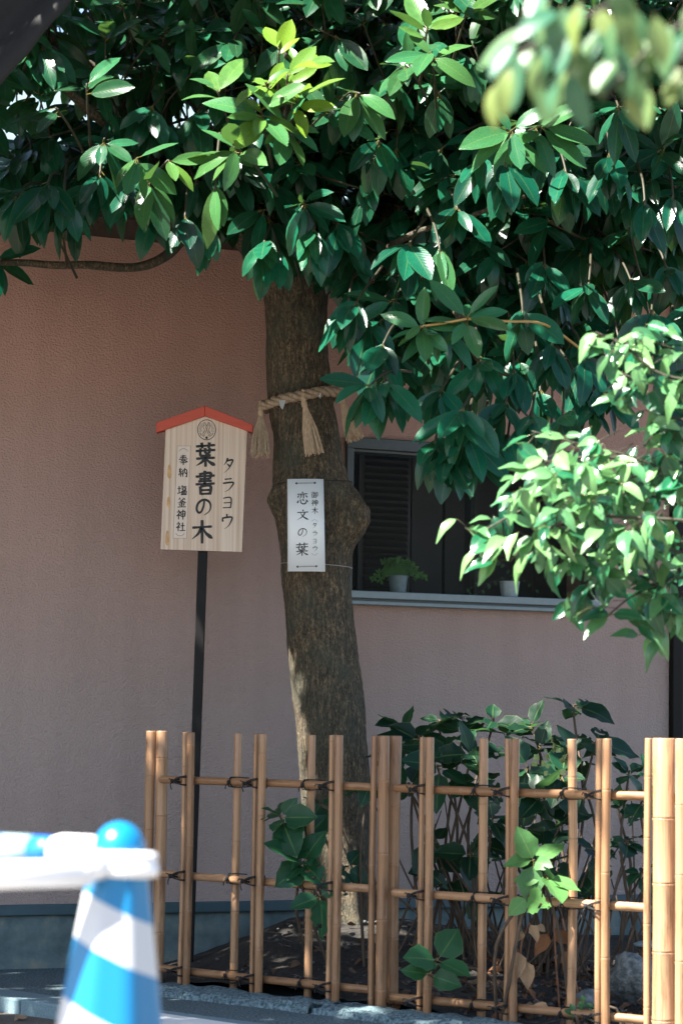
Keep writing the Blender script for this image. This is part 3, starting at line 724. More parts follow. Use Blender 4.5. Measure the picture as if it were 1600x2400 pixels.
# over the trunk
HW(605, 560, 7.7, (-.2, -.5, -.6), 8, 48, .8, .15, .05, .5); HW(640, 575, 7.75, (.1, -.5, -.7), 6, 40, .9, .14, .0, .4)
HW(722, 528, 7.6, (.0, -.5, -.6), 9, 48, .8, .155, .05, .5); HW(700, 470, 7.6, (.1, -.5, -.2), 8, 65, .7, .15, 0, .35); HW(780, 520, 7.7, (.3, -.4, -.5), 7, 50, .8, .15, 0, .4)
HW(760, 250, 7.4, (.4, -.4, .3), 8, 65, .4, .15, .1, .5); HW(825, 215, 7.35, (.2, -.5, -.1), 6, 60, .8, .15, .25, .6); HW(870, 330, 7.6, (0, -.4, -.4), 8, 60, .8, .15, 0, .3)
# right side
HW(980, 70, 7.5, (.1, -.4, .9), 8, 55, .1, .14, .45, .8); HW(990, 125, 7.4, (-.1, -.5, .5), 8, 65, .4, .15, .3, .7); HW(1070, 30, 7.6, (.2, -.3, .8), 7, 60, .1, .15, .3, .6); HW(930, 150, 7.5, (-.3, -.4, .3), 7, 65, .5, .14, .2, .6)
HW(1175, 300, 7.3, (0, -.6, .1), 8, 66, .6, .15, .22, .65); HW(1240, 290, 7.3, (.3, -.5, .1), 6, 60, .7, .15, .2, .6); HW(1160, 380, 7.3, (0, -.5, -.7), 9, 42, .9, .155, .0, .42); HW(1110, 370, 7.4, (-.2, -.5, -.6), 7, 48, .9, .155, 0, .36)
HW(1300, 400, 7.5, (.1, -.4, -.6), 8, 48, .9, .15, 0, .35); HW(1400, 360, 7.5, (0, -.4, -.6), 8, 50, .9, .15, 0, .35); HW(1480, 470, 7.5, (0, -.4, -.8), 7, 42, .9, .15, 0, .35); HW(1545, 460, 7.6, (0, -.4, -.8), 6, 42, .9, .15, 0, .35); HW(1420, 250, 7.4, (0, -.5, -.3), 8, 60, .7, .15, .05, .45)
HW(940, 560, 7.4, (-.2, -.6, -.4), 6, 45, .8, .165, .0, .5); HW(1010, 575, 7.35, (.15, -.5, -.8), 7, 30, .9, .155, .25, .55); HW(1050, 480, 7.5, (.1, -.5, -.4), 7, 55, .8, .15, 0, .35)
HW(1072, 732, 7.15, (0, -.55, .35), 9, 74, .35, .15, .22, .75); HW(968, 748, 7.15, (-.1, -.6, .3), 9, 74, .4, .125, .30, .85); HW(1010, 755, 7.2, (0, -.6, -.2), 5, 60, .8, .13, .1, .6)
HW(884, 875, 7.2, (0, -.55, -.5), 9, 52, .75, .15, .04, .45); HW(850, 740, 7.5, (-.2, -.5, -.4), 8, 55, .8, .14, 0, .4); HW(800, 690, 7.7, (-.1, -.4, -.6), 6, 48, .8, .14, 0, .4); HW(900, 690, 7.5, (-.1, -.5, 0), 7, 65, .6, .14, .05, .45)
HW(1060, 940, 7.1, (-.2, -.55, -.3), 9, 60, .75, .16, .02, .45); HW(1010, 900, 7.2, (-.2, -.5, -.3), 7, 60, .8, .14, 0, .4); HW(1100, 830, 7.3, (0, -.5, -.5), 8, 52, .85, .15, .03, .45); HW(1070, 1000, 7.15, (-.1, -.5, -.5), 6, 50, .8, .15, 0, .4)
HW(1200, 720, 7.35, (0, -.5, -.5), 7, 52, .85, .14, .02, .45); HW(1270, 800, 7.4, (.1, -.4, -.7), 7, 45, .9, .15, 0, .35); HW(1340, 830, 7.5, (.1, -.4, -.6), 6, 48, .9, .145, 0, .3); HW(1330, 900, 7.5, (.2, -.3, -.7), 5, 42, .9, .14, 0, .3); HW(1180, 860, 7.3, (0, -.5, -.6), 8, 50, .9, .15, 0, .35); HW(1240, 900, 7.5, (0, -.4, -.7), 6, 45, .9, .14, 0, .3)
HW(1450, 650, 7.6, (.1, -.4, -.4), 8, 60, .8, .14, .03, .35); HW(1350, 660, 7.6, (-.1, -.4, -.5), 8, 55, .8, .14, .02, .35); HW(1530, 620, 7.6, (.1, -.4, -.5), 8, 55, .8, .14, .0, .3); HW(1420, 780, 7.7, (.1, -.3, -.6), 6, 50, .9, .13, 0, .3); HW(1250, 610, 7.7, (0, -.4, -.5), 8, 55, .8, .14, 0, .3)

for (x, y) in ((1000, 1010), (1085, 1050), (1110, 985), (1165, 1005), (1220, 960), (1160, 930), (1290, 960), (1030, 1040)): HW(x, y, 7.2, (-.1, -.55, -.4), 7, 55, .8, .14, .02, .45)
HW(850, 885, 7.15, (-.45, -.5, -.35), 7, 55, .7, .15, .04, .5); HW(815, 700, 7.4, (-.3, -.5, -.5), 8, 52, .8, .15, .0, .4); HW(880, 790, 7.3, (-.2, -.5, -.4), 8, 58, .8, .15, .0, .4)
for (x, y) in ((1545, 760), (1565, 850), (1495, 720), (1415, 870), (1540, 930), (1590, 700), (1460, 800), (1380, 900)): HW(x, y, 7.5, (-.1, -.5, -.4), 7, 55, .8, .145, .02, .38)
# random fill: whorls through the crown in view
LOW = [(-60, 470), (60, 520), (180, 530), (240, 470), (330, 450), (420, 480), (500, 520), (590, 570), (700, 580), (760, 640), (800, 720), (860, 790), (930, 900), (1000, 940), (1080, 930), (1150, 880), (1300, 860), (1400, 830), (1460, 700), (1640, 690)]
def low_at(x):
    for (a, b) in zip(LOW, LOW[1:]):
        if a[0] <= x <= b[0]: return lerp(a[1], b[1], (x - a[0]) / (b[0] - a[0]))
    return 450
fill = []
def wall_Y(P): return 8.6 + .45 * (P.x + 1.06)
cnt = 0
while cnt < 1650:
    x = rnd.uniform(-60, 1640); y = rnd.uniform(-90, 900)
    if y > low_at(x) - 35: continue
    if y > 560 and rnd.random() < .45: continue
    Yr = rnd.uniform(7.7, 9.3) if y > 300 else rnd.uniform(7.65, 10.2)
    P = D_(x, y, Yr)
    if P.y > wall_Y(P) - .5 and P.z < 3.5: continue
    up_ = rnd.random() < max(.05, .6 - y / 700)
    ax = Vector((rnd.uniform(-.5, .5), rnd.uniform(-.9, .1), rnd.uniform(.3, 1) if up_ else rnd.uniform(-.8, .2)))
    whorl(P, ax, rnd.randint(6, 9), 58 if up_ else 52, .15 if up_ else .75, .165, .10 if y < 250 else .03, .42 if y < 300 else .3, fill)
    e = P - ax.normalized() * .25 + Vector((0, .1, 0)); twigs.tube([P, (P + e) / 2 + rdir() * .02, e], [.003, .004, .005], 5)
    cnt += 1
# the crown above and left of the frame, which shades the bed
cnt = 0; high = []
def visible(P, m=70):
    x, y = proj(P); return -m < x < 1600 + m and -m - 20 < y < 2400
while cnt < 4200:
    P = Vector((rnd.uniform(-5.4, 2.2), rnd.uniform(5.0, 9.4), rnd.uniform(2.3, 4.9)))
    if P.y < 5.8 and P.x > -1.3: continue
    if P.z < 2.45 + .10 * abs(P.y - 7) or visible(P, 90): continue
    if P.z < 3.0 and P.x > -1.9: continue
    if P.z < 3.3 and P.y > wall_Y(P) - .5: continue
    if P.x > 1.2 and P.y < 7: continue
    ax = Vector((rnd.uniform(-.5, .5), rnd.uniform(-.5, .5), rnd.uniform(-.3, 1)))
    whorl(P, ax, rnd.randint(6, 8), 60, .3, .16, .1, .45, high); cnt += 1

# openings in the crown through which the sun falls (targets on the ground of the photo's sunlit spots)
GAPS = []
def gap(P, r): GAPS.append((Vector(P), r))
for y in (1570, 1610, 1650, 1690, 1740, 1790, 1830): gap(D_(656 + (y - 1500) * .12, y, 8.49), .050)
for y in (2040, 2075, 2110, 2145): gap(D_(808, y, 8.30), .05)
for y in (1990, 1900): gap(D_(735, y, 8.36), .03)
for (x, y, r) in ((1460, 1730, .05), (1465, 1840, .07), (1470, 1960, .1), (1480, 2080, .13), (1500, 2200, .16), (1520, 2300, .16), (1440, 1820, .03), (1450, 2060, .05), (1400, 2310, .06), (1470, 1700, .04), (1250, 2000, .04)): gap(D_(x, y, 6.75), r)
for (x, y, r, Y) in ((660, 160, .36, 7.35), (600, 250, .28, 7.3), (640, 300, .2, 7.3), (540, 370, .12, 7.25), (500, 430, .07, 7.3), (385, 380, .12, 7.3), (990, 110, .22, 7.45), (1060, 40, .2, 7.6), (1180, 300, .10, 7.3), (1180, 390, .03, 7.2), (1240, 300, .07, 7.3),
                     (830, 240, .05, 7.3), (220, 80, .08, 7.4), (320, 320, .08, 7.3), (1010, 590, .03, 7.3), (930, 180, .12, 7.4)): gap(D_(x, y, Y), r)
SHR = []
for x in range(1080, 1640, 60):
    for y in range(760, 1500, 60):
        if y > 1000 or x > 1360: gap(D_(x, y, 5.6), .09)
for x in range(1150, 1640, 90):
    for y in range(-20, 330, 90): gap(D_(x, y, 2.4), .08)
for P_, y_, li in WC:
    if y_ < 480 and rnd.random() < (.55 if li > .45 else .3): gap(P_ + Vector((rnd.uniform(-.05, .05), -.02, 0)), rnd.uniform(.04, .09))
GP = np.array([list(p_) for p_, r in GAPS]); GR = np.array([r for p_, r in GAPS]); SN = np.array(SUN)
def blocks(P, ln=.15):
    """does a leaf here stand between the sun and one of the sunlit spots?"""
    c = np.array(P) + 0.0; v = c - GP; t = v @ SN
    d = np.linalg.norm(v - t[:, None] * SN, axis=1)
    return bool(np.any((t > .16) & (d < GR + ln * .28)))
def mid(lf): return lf[0] + lf[1] * (lf[3] * .55)
HOLES = [(20, 297, 30), (415, 268, 34), (440, 388, 48), (455, 425, 34), (615, 490, 40), (785, 430, 42), (870, 345, 34), (905, 450, 50), (870, 500, 44), (800, 480, 36), (960, 500, 36), (1290, 190, 36), (1050, 225, 30),  (1560, 250, 30), (1180, 520, 36), (1250, 520, 30), (1370, 510, 30), (1090, 640, 26), (200, 20, 26), (1410, 480, 30), (720, 30, 24), (560, 120, 24), (760, 100, 24), (900, 50, 24)]
def in_hole(l_):
    x, y = proj(mid(l_)); x /= K; y /= K
    return any((x - a) ** 2 + (y - b_) ** 2 < (c * .85) ** 2 for a, b_, c in HOLES)
fill = [l_ for l_ in fill if not in_hole(l_)]
hero = [l_ for l_ in hero if not (blocks(mid(l_)) and rnd.random() < .85)]
fill = [l_ for l_ in fill if not blocks(mid(l_))]
for (x, y, Y) in [(400, 980, 8.46), (440, 1060, 8.46), (480, 1150, 8.46), (500, 1230, 8.46), (420, 1200, 8.46), (540, 1000, 8.46), (600, 960, 8.36), (720, 940, 8.36), (700, 1200, 8.35), (740, 1500, 8.36), (760, 1600, 8.36), (760, 1700, 8.36), (345, 1760, 7.95), (360, 1900, 7.95), (430, 1800, 7.9)] + [(x, y, 8.0) for x in range(900, 1420, 65) for y in range(1650, 1900, 60)] + [(x, y, 7.4) for x in range(0, 900, 90) for y in (2270, 2320, 2370)]:
    for tt in (2.4, 3.2, 4.0):  # extra unseen whorls added along sun rays to shade sign, trunk and bed
        P = D_(x, y, Y) + SUN * (tt + rnd.uniform(-.3, .3))
        if visible(P, 90) or P.z < 2.3: continue
        whorl(P, rdir() + Vector((0, 0, .5)), 7, 65, .3, .16, .1, .45, high)
high = [l_ for l_ in high if not blocks(mid(l_))]
hero.sort(key=lambda l_: l_[0].y)
inview = [l_ for l_ in hero if -40 < proj(mid(l_))[0] < 1640 and -40 < proj(mid(l_))[1] < 1300]
singles = inview[:300]; sid = set(id(l_) for l_ in singles)
for l_ in singles: tar.single(l_, tree)
tar.mass([l_ for l_ in hero if id(l_) not in sid] + fill, 'foliage', tree)
tar.mass(high, 'upper_and_shade_foliage', tree, var=tar_low)
obj('twigs', twigs, M['twig'], tree, kind='stuff')
q = MB(); q.tube(smooth_path([D_(1075, 732, 7.15), D_(1160, 738, 7.2), D_(1250, 745, 7.3), D_(1330, 800, 7.45)], 5), .0042, 7); q.tube(smooth_path([D_(1072, 732, 7.15), D_(1020, 742, 7.15), D_(965, 750, 7.15)], 4), .0040, 7)
obj('twig', q, simple('orange_twig', (.36, .22, .06), .5, .2, 40), tree)

# ------------------------------------------------------------------ shimenawa
def rope_y(t): return lerp(936, 905, t)
C1, r1 = trunk_axis(920)
rope = thing('straw_rope', 'twisted straw rope with hanging tassels tied round the trunk', 'rope', C1 - Vector((0, r1, 0)))
NT = 240
def rope_pt(a):      # a: angle round the trunk, -90 deg is the camera side
    rr = trunk_r(918, a % (2 * math.pi), C1, r1) + .017
    P = C1 + Vector((math.cos(a) * rr * 1.03, math.sin(a) * rr, 0))
    P.z += .028 * math.cos(a) * 1.0 - .012 * math.sin(a) * 0 + .006 * noise.noise(Vector((a * 2, 3, 1)))
    return P
for s_ in range(3):
    path = []
    for i in range(NT + 1):
        a = 2 * math.pi * i / NT; P = rope_pt(a); t = (rope_pt(a + .02) - rope_pt(a - .02)).normalized()
        up_ = (UPV - t * UPV.dot(t)).normalized(); out_ = t.cross(up_)
        q = a * 9 + 2 * math.pi * s_ / 3
        path.append(P + (up_ * math.cos(q) + out_ * math.sin(q)) * .0104)
    b = MB(); b.tube(path, .0095, 9, cap=False); obj('strand', b, M['straw'], rope)
b = MB()
for k in range(150):
    a = R(rnd.uniform(-185, 5)); P = rope_pt(a) + rdir() * .017; d_ = (rope_pt(a + .05) - rope_pt(a)).normalized() + rdir() * .9
    b.tube([P, P + d_ * .008 + rdir() * .002, P + d_ * .017 + Vector((0, 0, -.003))], [.0006, .0005, .0003], 3)
obj('stray_fibres', b, M['strawpale'], rope, kind='stuff')
def tassel(a, tip, wid, ln_sc=1.0):
    P = rope_pt(a) + Vector((0, 0, -.012)) + (rope_pt(a) - C1).normalized() * .012
    ax = (tip - P); L = ax.length; ax.normalize()
    b = MB(); side = ax.cross(Vector((0, 1, 0))).normalized(); dep = ax.cross(side)
    k0 = P + ax * .034
    b.tube([P + Vector((0, 0, .030)) , P + Vector((0, 0, .015)) + dep * -.010, P, k0], [.006, .008, .0085, .0075], 10)
    o = obj('tassel', b, M['strawpale'], rope)
    b = MB()
    for k in range(5): b.tube([k0 - ax * (.002 + k * .0035) + (side * math.cos(q_) + dep * math.sin(q_)) * .0092 for q_ in [2 * math.pi * j / 12 for j in range(13)]], .0018, 5)
    obj('binding', b, M['strawpale'], o)
    b = MB()
    for k in range(120):
        q_ = rnd.uniform(0, 6.28); rr = math.sqrt(rnd.random())
        dx, dy = math.cos(q_) * rr, math.sin(q_) * rr
        p0 = k0 + side * dx * .007 + dep * dy * .007
        e = P + ax * (L * rnd.uniform(.93, 1.03)) + side * dx * wid * 1.28 + dep * dy * wid * .7
        m1 = p0.lerp(e, .5) + side * dx * .006 + rdir() * .002
        b.tube([p0, m1, e], [.0012, .0015, .0017], 4)
    obj('straw_fringe', b, M['strawpale'], o, smooth=False)
tassel(R(-158), D_(598, 1046, 8.36), .028); tassel(R(-86), D_(722, 1042, 8.33), .027); tassel(R(-22), D_(815, 1008, 8.40), .026)
b = MB(); P = rope_pt(R(-118)) + Vector((0, -.016, -.012)); b.prism([P + Vector((-.012, 0, .008)), P + Vector((.014, 0, .01)), P + Vector((.004, -.004, -.026)), P + Vector((-.004, -.003, -.018))], (0, -.001, 0)); obj('paper_strip', b, M['shide'], rope, smooth=False)
P = rope_pt(R(-62)) + Vector((0, -.016, -.010)); b = MB(); b.prism([P + Vector((-.006, 0, .008)), P + Vector((.010, 0, .01)), P + Vector((.008, -.004, -.014))], (0, -.001, 0)); obj('paper_strip', b, M['shide'], rope, smooth=False)
# ------------------------------------------------------------------ brush lettering
def cat(pts, k=5):
    o = []
    for i in range(len(pts) - 1):
        p0 = pts[max(i - 1, 0)]; p1 = pts[i]; p2 = pts[i + 1]; p3 = pts[min(i + 2, len(pts) - 1)]
        for j in range(k):
            t = j / k
            o.append(tuple(.5 * (2 * p1[c] + (p2[c] - p0[c]) * t + (2 * p0[c] - 5 * p1[c] + 4 * p2[c] - p3[c]) * t * t + (3 * p1[c] - p0[c] - 3 * p2[c] + p3[c]) * t ** 3) for c in (0, 1)))
    return o + [tuple(pts[-1])]
PROF = {'h': [(0, .75), (.12, .95), (.3, .72), (.75, .72), (.9, 1.05), (1, .7)], 'v': [(0, .95), (.12, 1.1), (.4, .95), (.8, .95), (1, .8)], 'p': [(0, 1.0), (.15, 1.12), (.5, .85), (1, .12)],
        'n': [(0, .35), (.4, .8), (.8, 1.35), (1, .15)], 'd': [(0, .25), (.6, 1.15), (.9, 1.1), (1, .6)], 'c': [(0, .8), (.3, 1), (.7, 1.05), (1, .25)], 'b': [(0, .8), (.4, .95), (.55, 1.1), (.9, .95), (1, .75)], 't': [(0, .5), (.5, .6), (1, .5)]}
def prof(kind, t):
    P = PROF[kind]
    for (a, b) in zip(P, P[1:]):
        if t <= b[0]: return lerp(a[1], b[1], (t - a[0]) / (b[0] - a[0]))
    return P[-1][1]
SHI = [('d', (20, 2), (31, 14)), ('b', (6, 27), (40, 22), (24, 48), (2, 66)), ('v', (23, 46), (24, 99)), ('d', (27, 50), (42, 62))]
G = {
 'leaf': [('h', (3, 17), (97, 11)), ('v', (31, 1), (34, 25)), ('v', (69, 0), (65, 24)), ('h', (2, 36), (98, 31)), ('b', (26, 24), (28, 55), (76, 53)), ('v', (48, 23), (49, 46)), ('v', (71, 23), (68, 45)), ('h', (48, 45), (70, 44)),
          ('h', (4, 67), (96, 63)), ('v', (50, 55), (50, 100)), ('p', (47, 66), (30, 82), (3, 96)), ('n', (52, 65), (70, 81), (98, 94))],
 'book': [('b', (18, 15), (76, 10), (73, 35)), ('h', (1, 25), (99, 20)), ('h', (20, 35), (73, 33)), ('h', (14, 45), (84, 42)), ('h', (1, 57), (99, 53)), ('v', (48, 0), (48, 63)), ('v', (25, 65), (27, 100)), ('b', (25, 66), (76, 63), (74, 100)), ('h', (28, 81), (72, 80)), ('h', (28, 97), (72, 95))],
 'no': [('c', (54, 16), (50, 45), (36, 76), (20, 82), (9, 64), (14, 36), (34, 15), (60, 9), (84, 22), (92, 48), (82, 76), (52, 97))],
 'tree': [('h', (4, 33), (96, 28)), ('v', (50, 1), (50, 100)), ('p', (47, 32), (32, 58), (2, 82)), ('n', (53, 31), (68, 56), (99, 79))],
 'ta': [('p', (42, 2), (30, 27), (8, 50)), ('p', (36, 21), (82, 15), (70, 44), (46, 74), (8, 99)), ('d', (34, 38), (64, 60))],
 'ra': [('h', (22, 12), (80, 7)), ('p', (8, 39), (90, 33), (78, 60), (56, 82), (20, 99))],
 'yo': [('b', (12, 10), (85, 6), (82, 96)), ('h', (18, 50), (81, 47)), ('h', (10, 93), (82, 90))],
 'u': [('v', (50, 1), (50, 24)), ('d', (11, 24), (16, 52)), ('p', (13, 28), (90, 22), (82, 54), (62, 79), (28, 99))],
 'hou': [('h', (22, 14), (78, 11)), ('h', (14, 29), (86, 26)), ('h', (2, 45), (98, 41)), ('p', (50, 1), (46, 36), (30, 58), (2, 74)), ('n', (55, 42), (72, 58), (99, 73)), ('h', (30, 62), (71, 60)), ('h', (20, 78), (81, 75)), ('v', (50, 52), (50, 100))],
 'nou': [('b', (26, 1), (10, 22), (26, 25)), ('b', (38, 14), (10, 44), (40, 42)), ('v', (24, 43), (24, 99)), ('d', (13, 56), (3, 82)), ('d', (34, 54), (43, 75)), ('v', (51, 24), (50, 98)), ('b', (50, 27), (93, 23), (93, 97), (83, 90)), ('p', (71, 3), (68, 40), (55, 70)), ('n', (70, 42), (78, 55), (88, 68))],
 'shio': [('h', (3, 34), (38, 31)), ('v', (20, 8), (20, 78)), ('h', (0, 84), (40, 73)), ('p', (55, 1), (49, 13), (41, 25)), ('h', (50, 16), (96, 13)), ('v', (53, 29), (54, 49)), ('b', (53, 29), (88, 27), (85, 49)), ('h', (53, 47), (86, 46)), ('v', (47, 61), (49, 93)), ('b', (47, 61), (92, 58), (89, 93)), ('v', (61, 60), (62, 93)), ('v', (76, 60), (76, 93)), ('h', (36, 96), (100, 93))],
 'kama': [('p', (35, 1), (27, 12), (13, 24)), ('d', (62, 1), (88, 20)), ('p', (66, 15), (44, 38), (3, 55)), ('n', (33, 18), (58, 38), (98, 53)), ('h', (28, 50), (73, 47)), ('h', (16, 66), (85, 63)), ('v', (50, 49), (50, 93)), ('d', (27, 72), (37, 87)), ('p', (74, 70), (69, 79), (62, 88)), ('h', (5, 97), (96, 94))],
 'kami': SHI + [('v', (51, 22), (53, 71)), ('b', (51, 24), (94, 20), (91, 71)), ('h', (53, 46), (91, 44)), ('h', (53, 68), (91, 66)), ('v', (72, 1), (72, 100))],
 'sha': SHI + [('h', (50, 45), (94, 41)), ('v', (71, 10), (71, 90)), ('h', (42, 94), (100, 91))],
 'po': [('t', (2, 92), (22, 38), (50, 20), (78, 38), (98, 92))], 'pc': [('t', (2, 8), (22, 62), (50, 80), (78, 62), (98, 8))],
 'ao': [('t', (2, 95), (50, 8)), ('t', (50, 8), (98, 95))], 'ac': [('t', (2, 5), (50, 92)), ('t', (50, 92), (98, 5))],
 'go': [('p', (24, 1), (15, 13), (3, 25)), ('p', (26, 26), (16, 40), (2, 54)), ('v', (17, 46), (18, 99)), ('p', (44, 1), (39, 14), (31, 25)), ('h', (38, 19), (66, 16)), ('h', (31, 38), (69, 35)), ('v', (51, 18), (51, 86)), ('h', (52, 58), (68, 56)), ('v', (38, 54), (39, 90)), ('h', (29, 93), (69, 82)), ('b', (75, 14), (97, 12), (96, 68), (87, 62)), ('v', (76, 14), (76, 100))],
 'koi': [('d', (49, 0), (53, 14)), ('h', (6, 22), (94, 18)), ('p', (40, 21), (38, 42), (25, 57)), ('v', (60, 20), (60, 55)), ('d', (22, 28), (9, 48)), ('d', (76, 28), (92, 46)), ('d', (18, 66), (6, 92)), ('b', (33, 62), (38, 88), (56, 97), (77, 93), (79, 78)), ('d', (51, 58), (61, 74)), ('d', (80, 62), (96, 83))],
 'bun': [('d', (47, 1), (55, 18)), ('h', (4, 29), (96, 24)), ('p', (68, 28), (48, 64), (3, 95)), ('n', (30, 30), (54, 66), (99, 93))],
}
def lettering(name, glyphs, frame_fn, thick, m, parent):
    """glyphs: (key, cx, cy, w, h) in sheet units; frame_fn(x, y, lift) -> world point; thick: stroke width in units of the glyph's mean size"""
    lift = 0
    for (key, cx, cy, wd, ht) in glyphs:
        b = MB()
        for st in G[key]:
            pts = cat(st[1:], 6) if len(st) > 2 else [st[1]] * 2
            if st[0] == 't': pts = cat(st[1:], 6)
            P = [((x - 50) / 100 * wd + cx, (y - 50) / 100 * ht + cy) for x, y in pts]
            T_ = thick * (wd + ht) / 2 * (1 if key not in ('po', 'pc', 'ao', 'ac') else .0) + (thick * .55 * wd if key in ('po', 'pc', 'ao', 'ac') else 0)
            n = len(P); vs = []; lift += .0000006
            for i, (x, y) in enumerate(P):
                dx = P[min(i + 1, n - 1)][0] - P[max(i - 1, 0)][0]; dy = P[min(i + 1, n - 1)][1] - P[max(i - 1, 0)][1]; l_ = math.hypot(dx, dy) or 1
                hw = T_ * .5 * prof(st[0], i / (n - 1))
                nx_, ny_ = -dy / l_ * hw, dx / l_ * hw
                vs += [frame_fn(x + nx_, y + ny_, .0007 + lift), frame_fn(x - nx_, y - ny_, .0007 + lift)]
            b.add(vs, [(2 * i, 2 * i + 1, 2 * i + 3, 2 * i + 2) for i in range(n - 1)])
        obj(name, b, m, parent, smooth=False)
# ------------------------------------------------------------------ wooden sign
SY = 8.46
zs5 = lambda x, y: (340 + x * 300 / 1568, 920 + y * 300 / 1568)
bl, br, tlp, trp, apx = [at(*zs5(*p_), SY) for p_ in ((192, 1920), (1185, 1952), (255, 470), (1250, 485), (740, 290))]
tlp2, trp2 = [at(*zs5(*p_), SY) for p_ in ((254, 440), (1251, 455))]
sign = thing('wooden_sign', 'gabled pale wooden sign with red roof strip and black brush lettering on post', 'sign', at(450 * K - 16, 2215 * K, SY))
def board_pt(x, y, lift):     # zoom coordinates of the sign to a point on the face of the board
    P = at(*zs5(x, y), SY); P.y -= lift; return P
BT = Vector((0, .018, 0))
b = MB(); b.prism([bl, br, trp2, apx, tlp2], BT); obj('board', b, M['wood'], sign, smooth=False)
for pts in (((145, 376), (733, 168), (735, 294), (140, 497)), ((736, 168), (1322, 400), (1320, 496), (738, 294))):
    b = MB(); P = [at(*zs5(*p_), SY) + Vector((0, -.016, 0)) for p_ in pts]; b.prism(P, Vector((0, .05, 0))); bevel(obj('roof_strip', b, M['red'], sign, smooth=False), .0015)
pt = at(474.5, 1285, SY); pb = at(446, 2100, SY); pd = (pb - pt).normalized(); pb = pt + pd * ((pt.z + .08) / -pd.z)
b = MB(); px_ = Vector((1, 0, 0)); b.box(((pt + pd * -.35) + pb) / 2 + Vector((0, .036, 0)), (px_ - pd * px_.dot(pd)).normalized(), Vector((0, 1, 0)), pd, .0165, .0165, ((pt + pd * -.35) - pb).length / 2); bevel(obj('post', b, M['black'], sign, smooth=False), .003)
b = MB(); vs = [board_pt(x, y, .0004) for x, y in ((400, 655), (560, 655), (508, 1785), (345, 1785))]; b.add(vs, [(0, 1, 2, 3)]); obj('inset_strip', b, M['pinksheet'], sign, smooth=False)
b = MB(); O_ = ((400, 655), (560, 655), (508, 1785), (345, 1785))
for (p_, q_) in zip(O_, O_[1:] + O_[:1]):
    a_, c_ = board_pt(*p_, .0006), board_pt(*q_, .0006); d_ = (c_ - a_).normalized(); n_ = Vector((-d_.z, 0, d_.x)) * .0004
    b.add([a_ + n_, c_ + n_, c_ - n_, a_ - n_], [(0, 1, 2, 3)])
obj('inset_outline', b, M['inkgrey'], sign, smooth=False)
for (x, y, wd, ht) in ((300, 968, 46, 175), (290, 1340, 40, 130), (275, 1782, 46, 185)):
    b = MB(); b.prism([board_pt(x + wd * .5 * math.cos(q_) * (1 + .15 * math.sin(3 * q_)), y + ht * .5 * math.copysign(abs(math.sin(q_)) ** .6, math.sin(q_)), .0003) for q_ in [2 * math.pi * k / 20 for k in range(20)]], (0, -.0006, 0)); obj('stain_patch', b, M['tan'], sign, smooth=False)
lettering('lettering', [('leaf', 742, 760, 250, 300), ('book', 738, 1105, 240, 295), ('no', 718, 1402, 205, 215), ('tree', 700, 1705, 262, 290)], board_pt, .135, M['ink'], sign)
lettering('lettering', [('ta', 1026, 892, 145, 190), ('ra', 1018, 1132, 150, 180), ('yo', 1006, 1352, 130, 140), ('u', 1003, 1580, 145, 190)], board_pt, .125, M['ink'], sign)
lettering('lettering', [('po', 473, 702, 112, 48), ('hou', 470, 825, 112, 128), ('nou', 465, 978, 106, 112), ('shio', 455, 1197, 116, 122), ('kama', 450, 1347, 112, 120), ('kami', 441, 1495, 112, 124), ('sha', 437, 1640, 112, 120), ('pc', 430, 1742, 112, 44)], board_pt, .125, M['ink'], sign)
b = MB(); cx, cy = 755, 457; lf = [.0007]
def cstroke(pts, w_):
    lf[0] += .0000008; P = [(cx + (x - 50) * 2.12, cy + (y - 50) * 2.36) for x, y in pts]; n = len(P); vs = []
    for i, (x, y) in enumerate(P):
        dx = P[min(i + 1, n - 1)][0] - P[max(i - 1, 0)][0]; dy = P[min(i + 1, n - 1)][1] - P[max(i - 1, 0)][1]; l_ = math.hypot(dx, dy) or 1
        vs += [board_pt(x - dy / l_ * w_, y + dx / l_ * w_, lf[0]), board_pt(x + dy / l_ * w_, y - dx / l_ * w_, lf[0])]
    b.add(vs, [(2 * i, 2 * i + 1, 2 * i + 3, 2 * i + 2) for i in range(n - 1)])
circ = lambda x, y, r_, n=36: [(x + r_ * math.cos(2 * math.pi * k / n), y + r_ * math.sin(2 * math.pi * k / n)) for k in range(n + 1)]
cstroke(circ(50, 50, 52), 4.5)
for sg in (1, -1):
    mx = lambda pts: [(50 + sg * (x - 50), y) for x, y in pts]
    cstroke(mx(circ(37, 19, 7.5, 18)), 2.4); cstroke(mx(circ(37.5, 18, 1.2, 8)), 2.6)
    cstroke(mx(cat([(43, 22), (54, 34), (47, 56), (38, 72), (20, 78), (12, 68)])), 2.6)
    cstroke(mx(cat([(31, 24), (32, 40), (38, 50), (36, 62), (26, 70)])), 2.6)
    cstroke(mx(cat([(12, 68), (20, 72), (30, 66), (32, 54)])), 2.2)
    for k in range(8):
        a_ = R(150 + k * 12); cstroke(mx([(36 + 15 * math.cos(a_), 46 + 17 * math.sin(a_)), (42 + 38 * math.cos(a_), 48 + 40 * math.sin(a_))]), 1.8)
    cstroke(mx([(26, 82), (42, 80)]), 2.4); cstroke(mx([(30, 86), (38, 79)]), 2.2)
cstroke(circ(50, 91, 3.6, 14), 8)
obj('crest', b, M['ink'], sign, smooth=False)
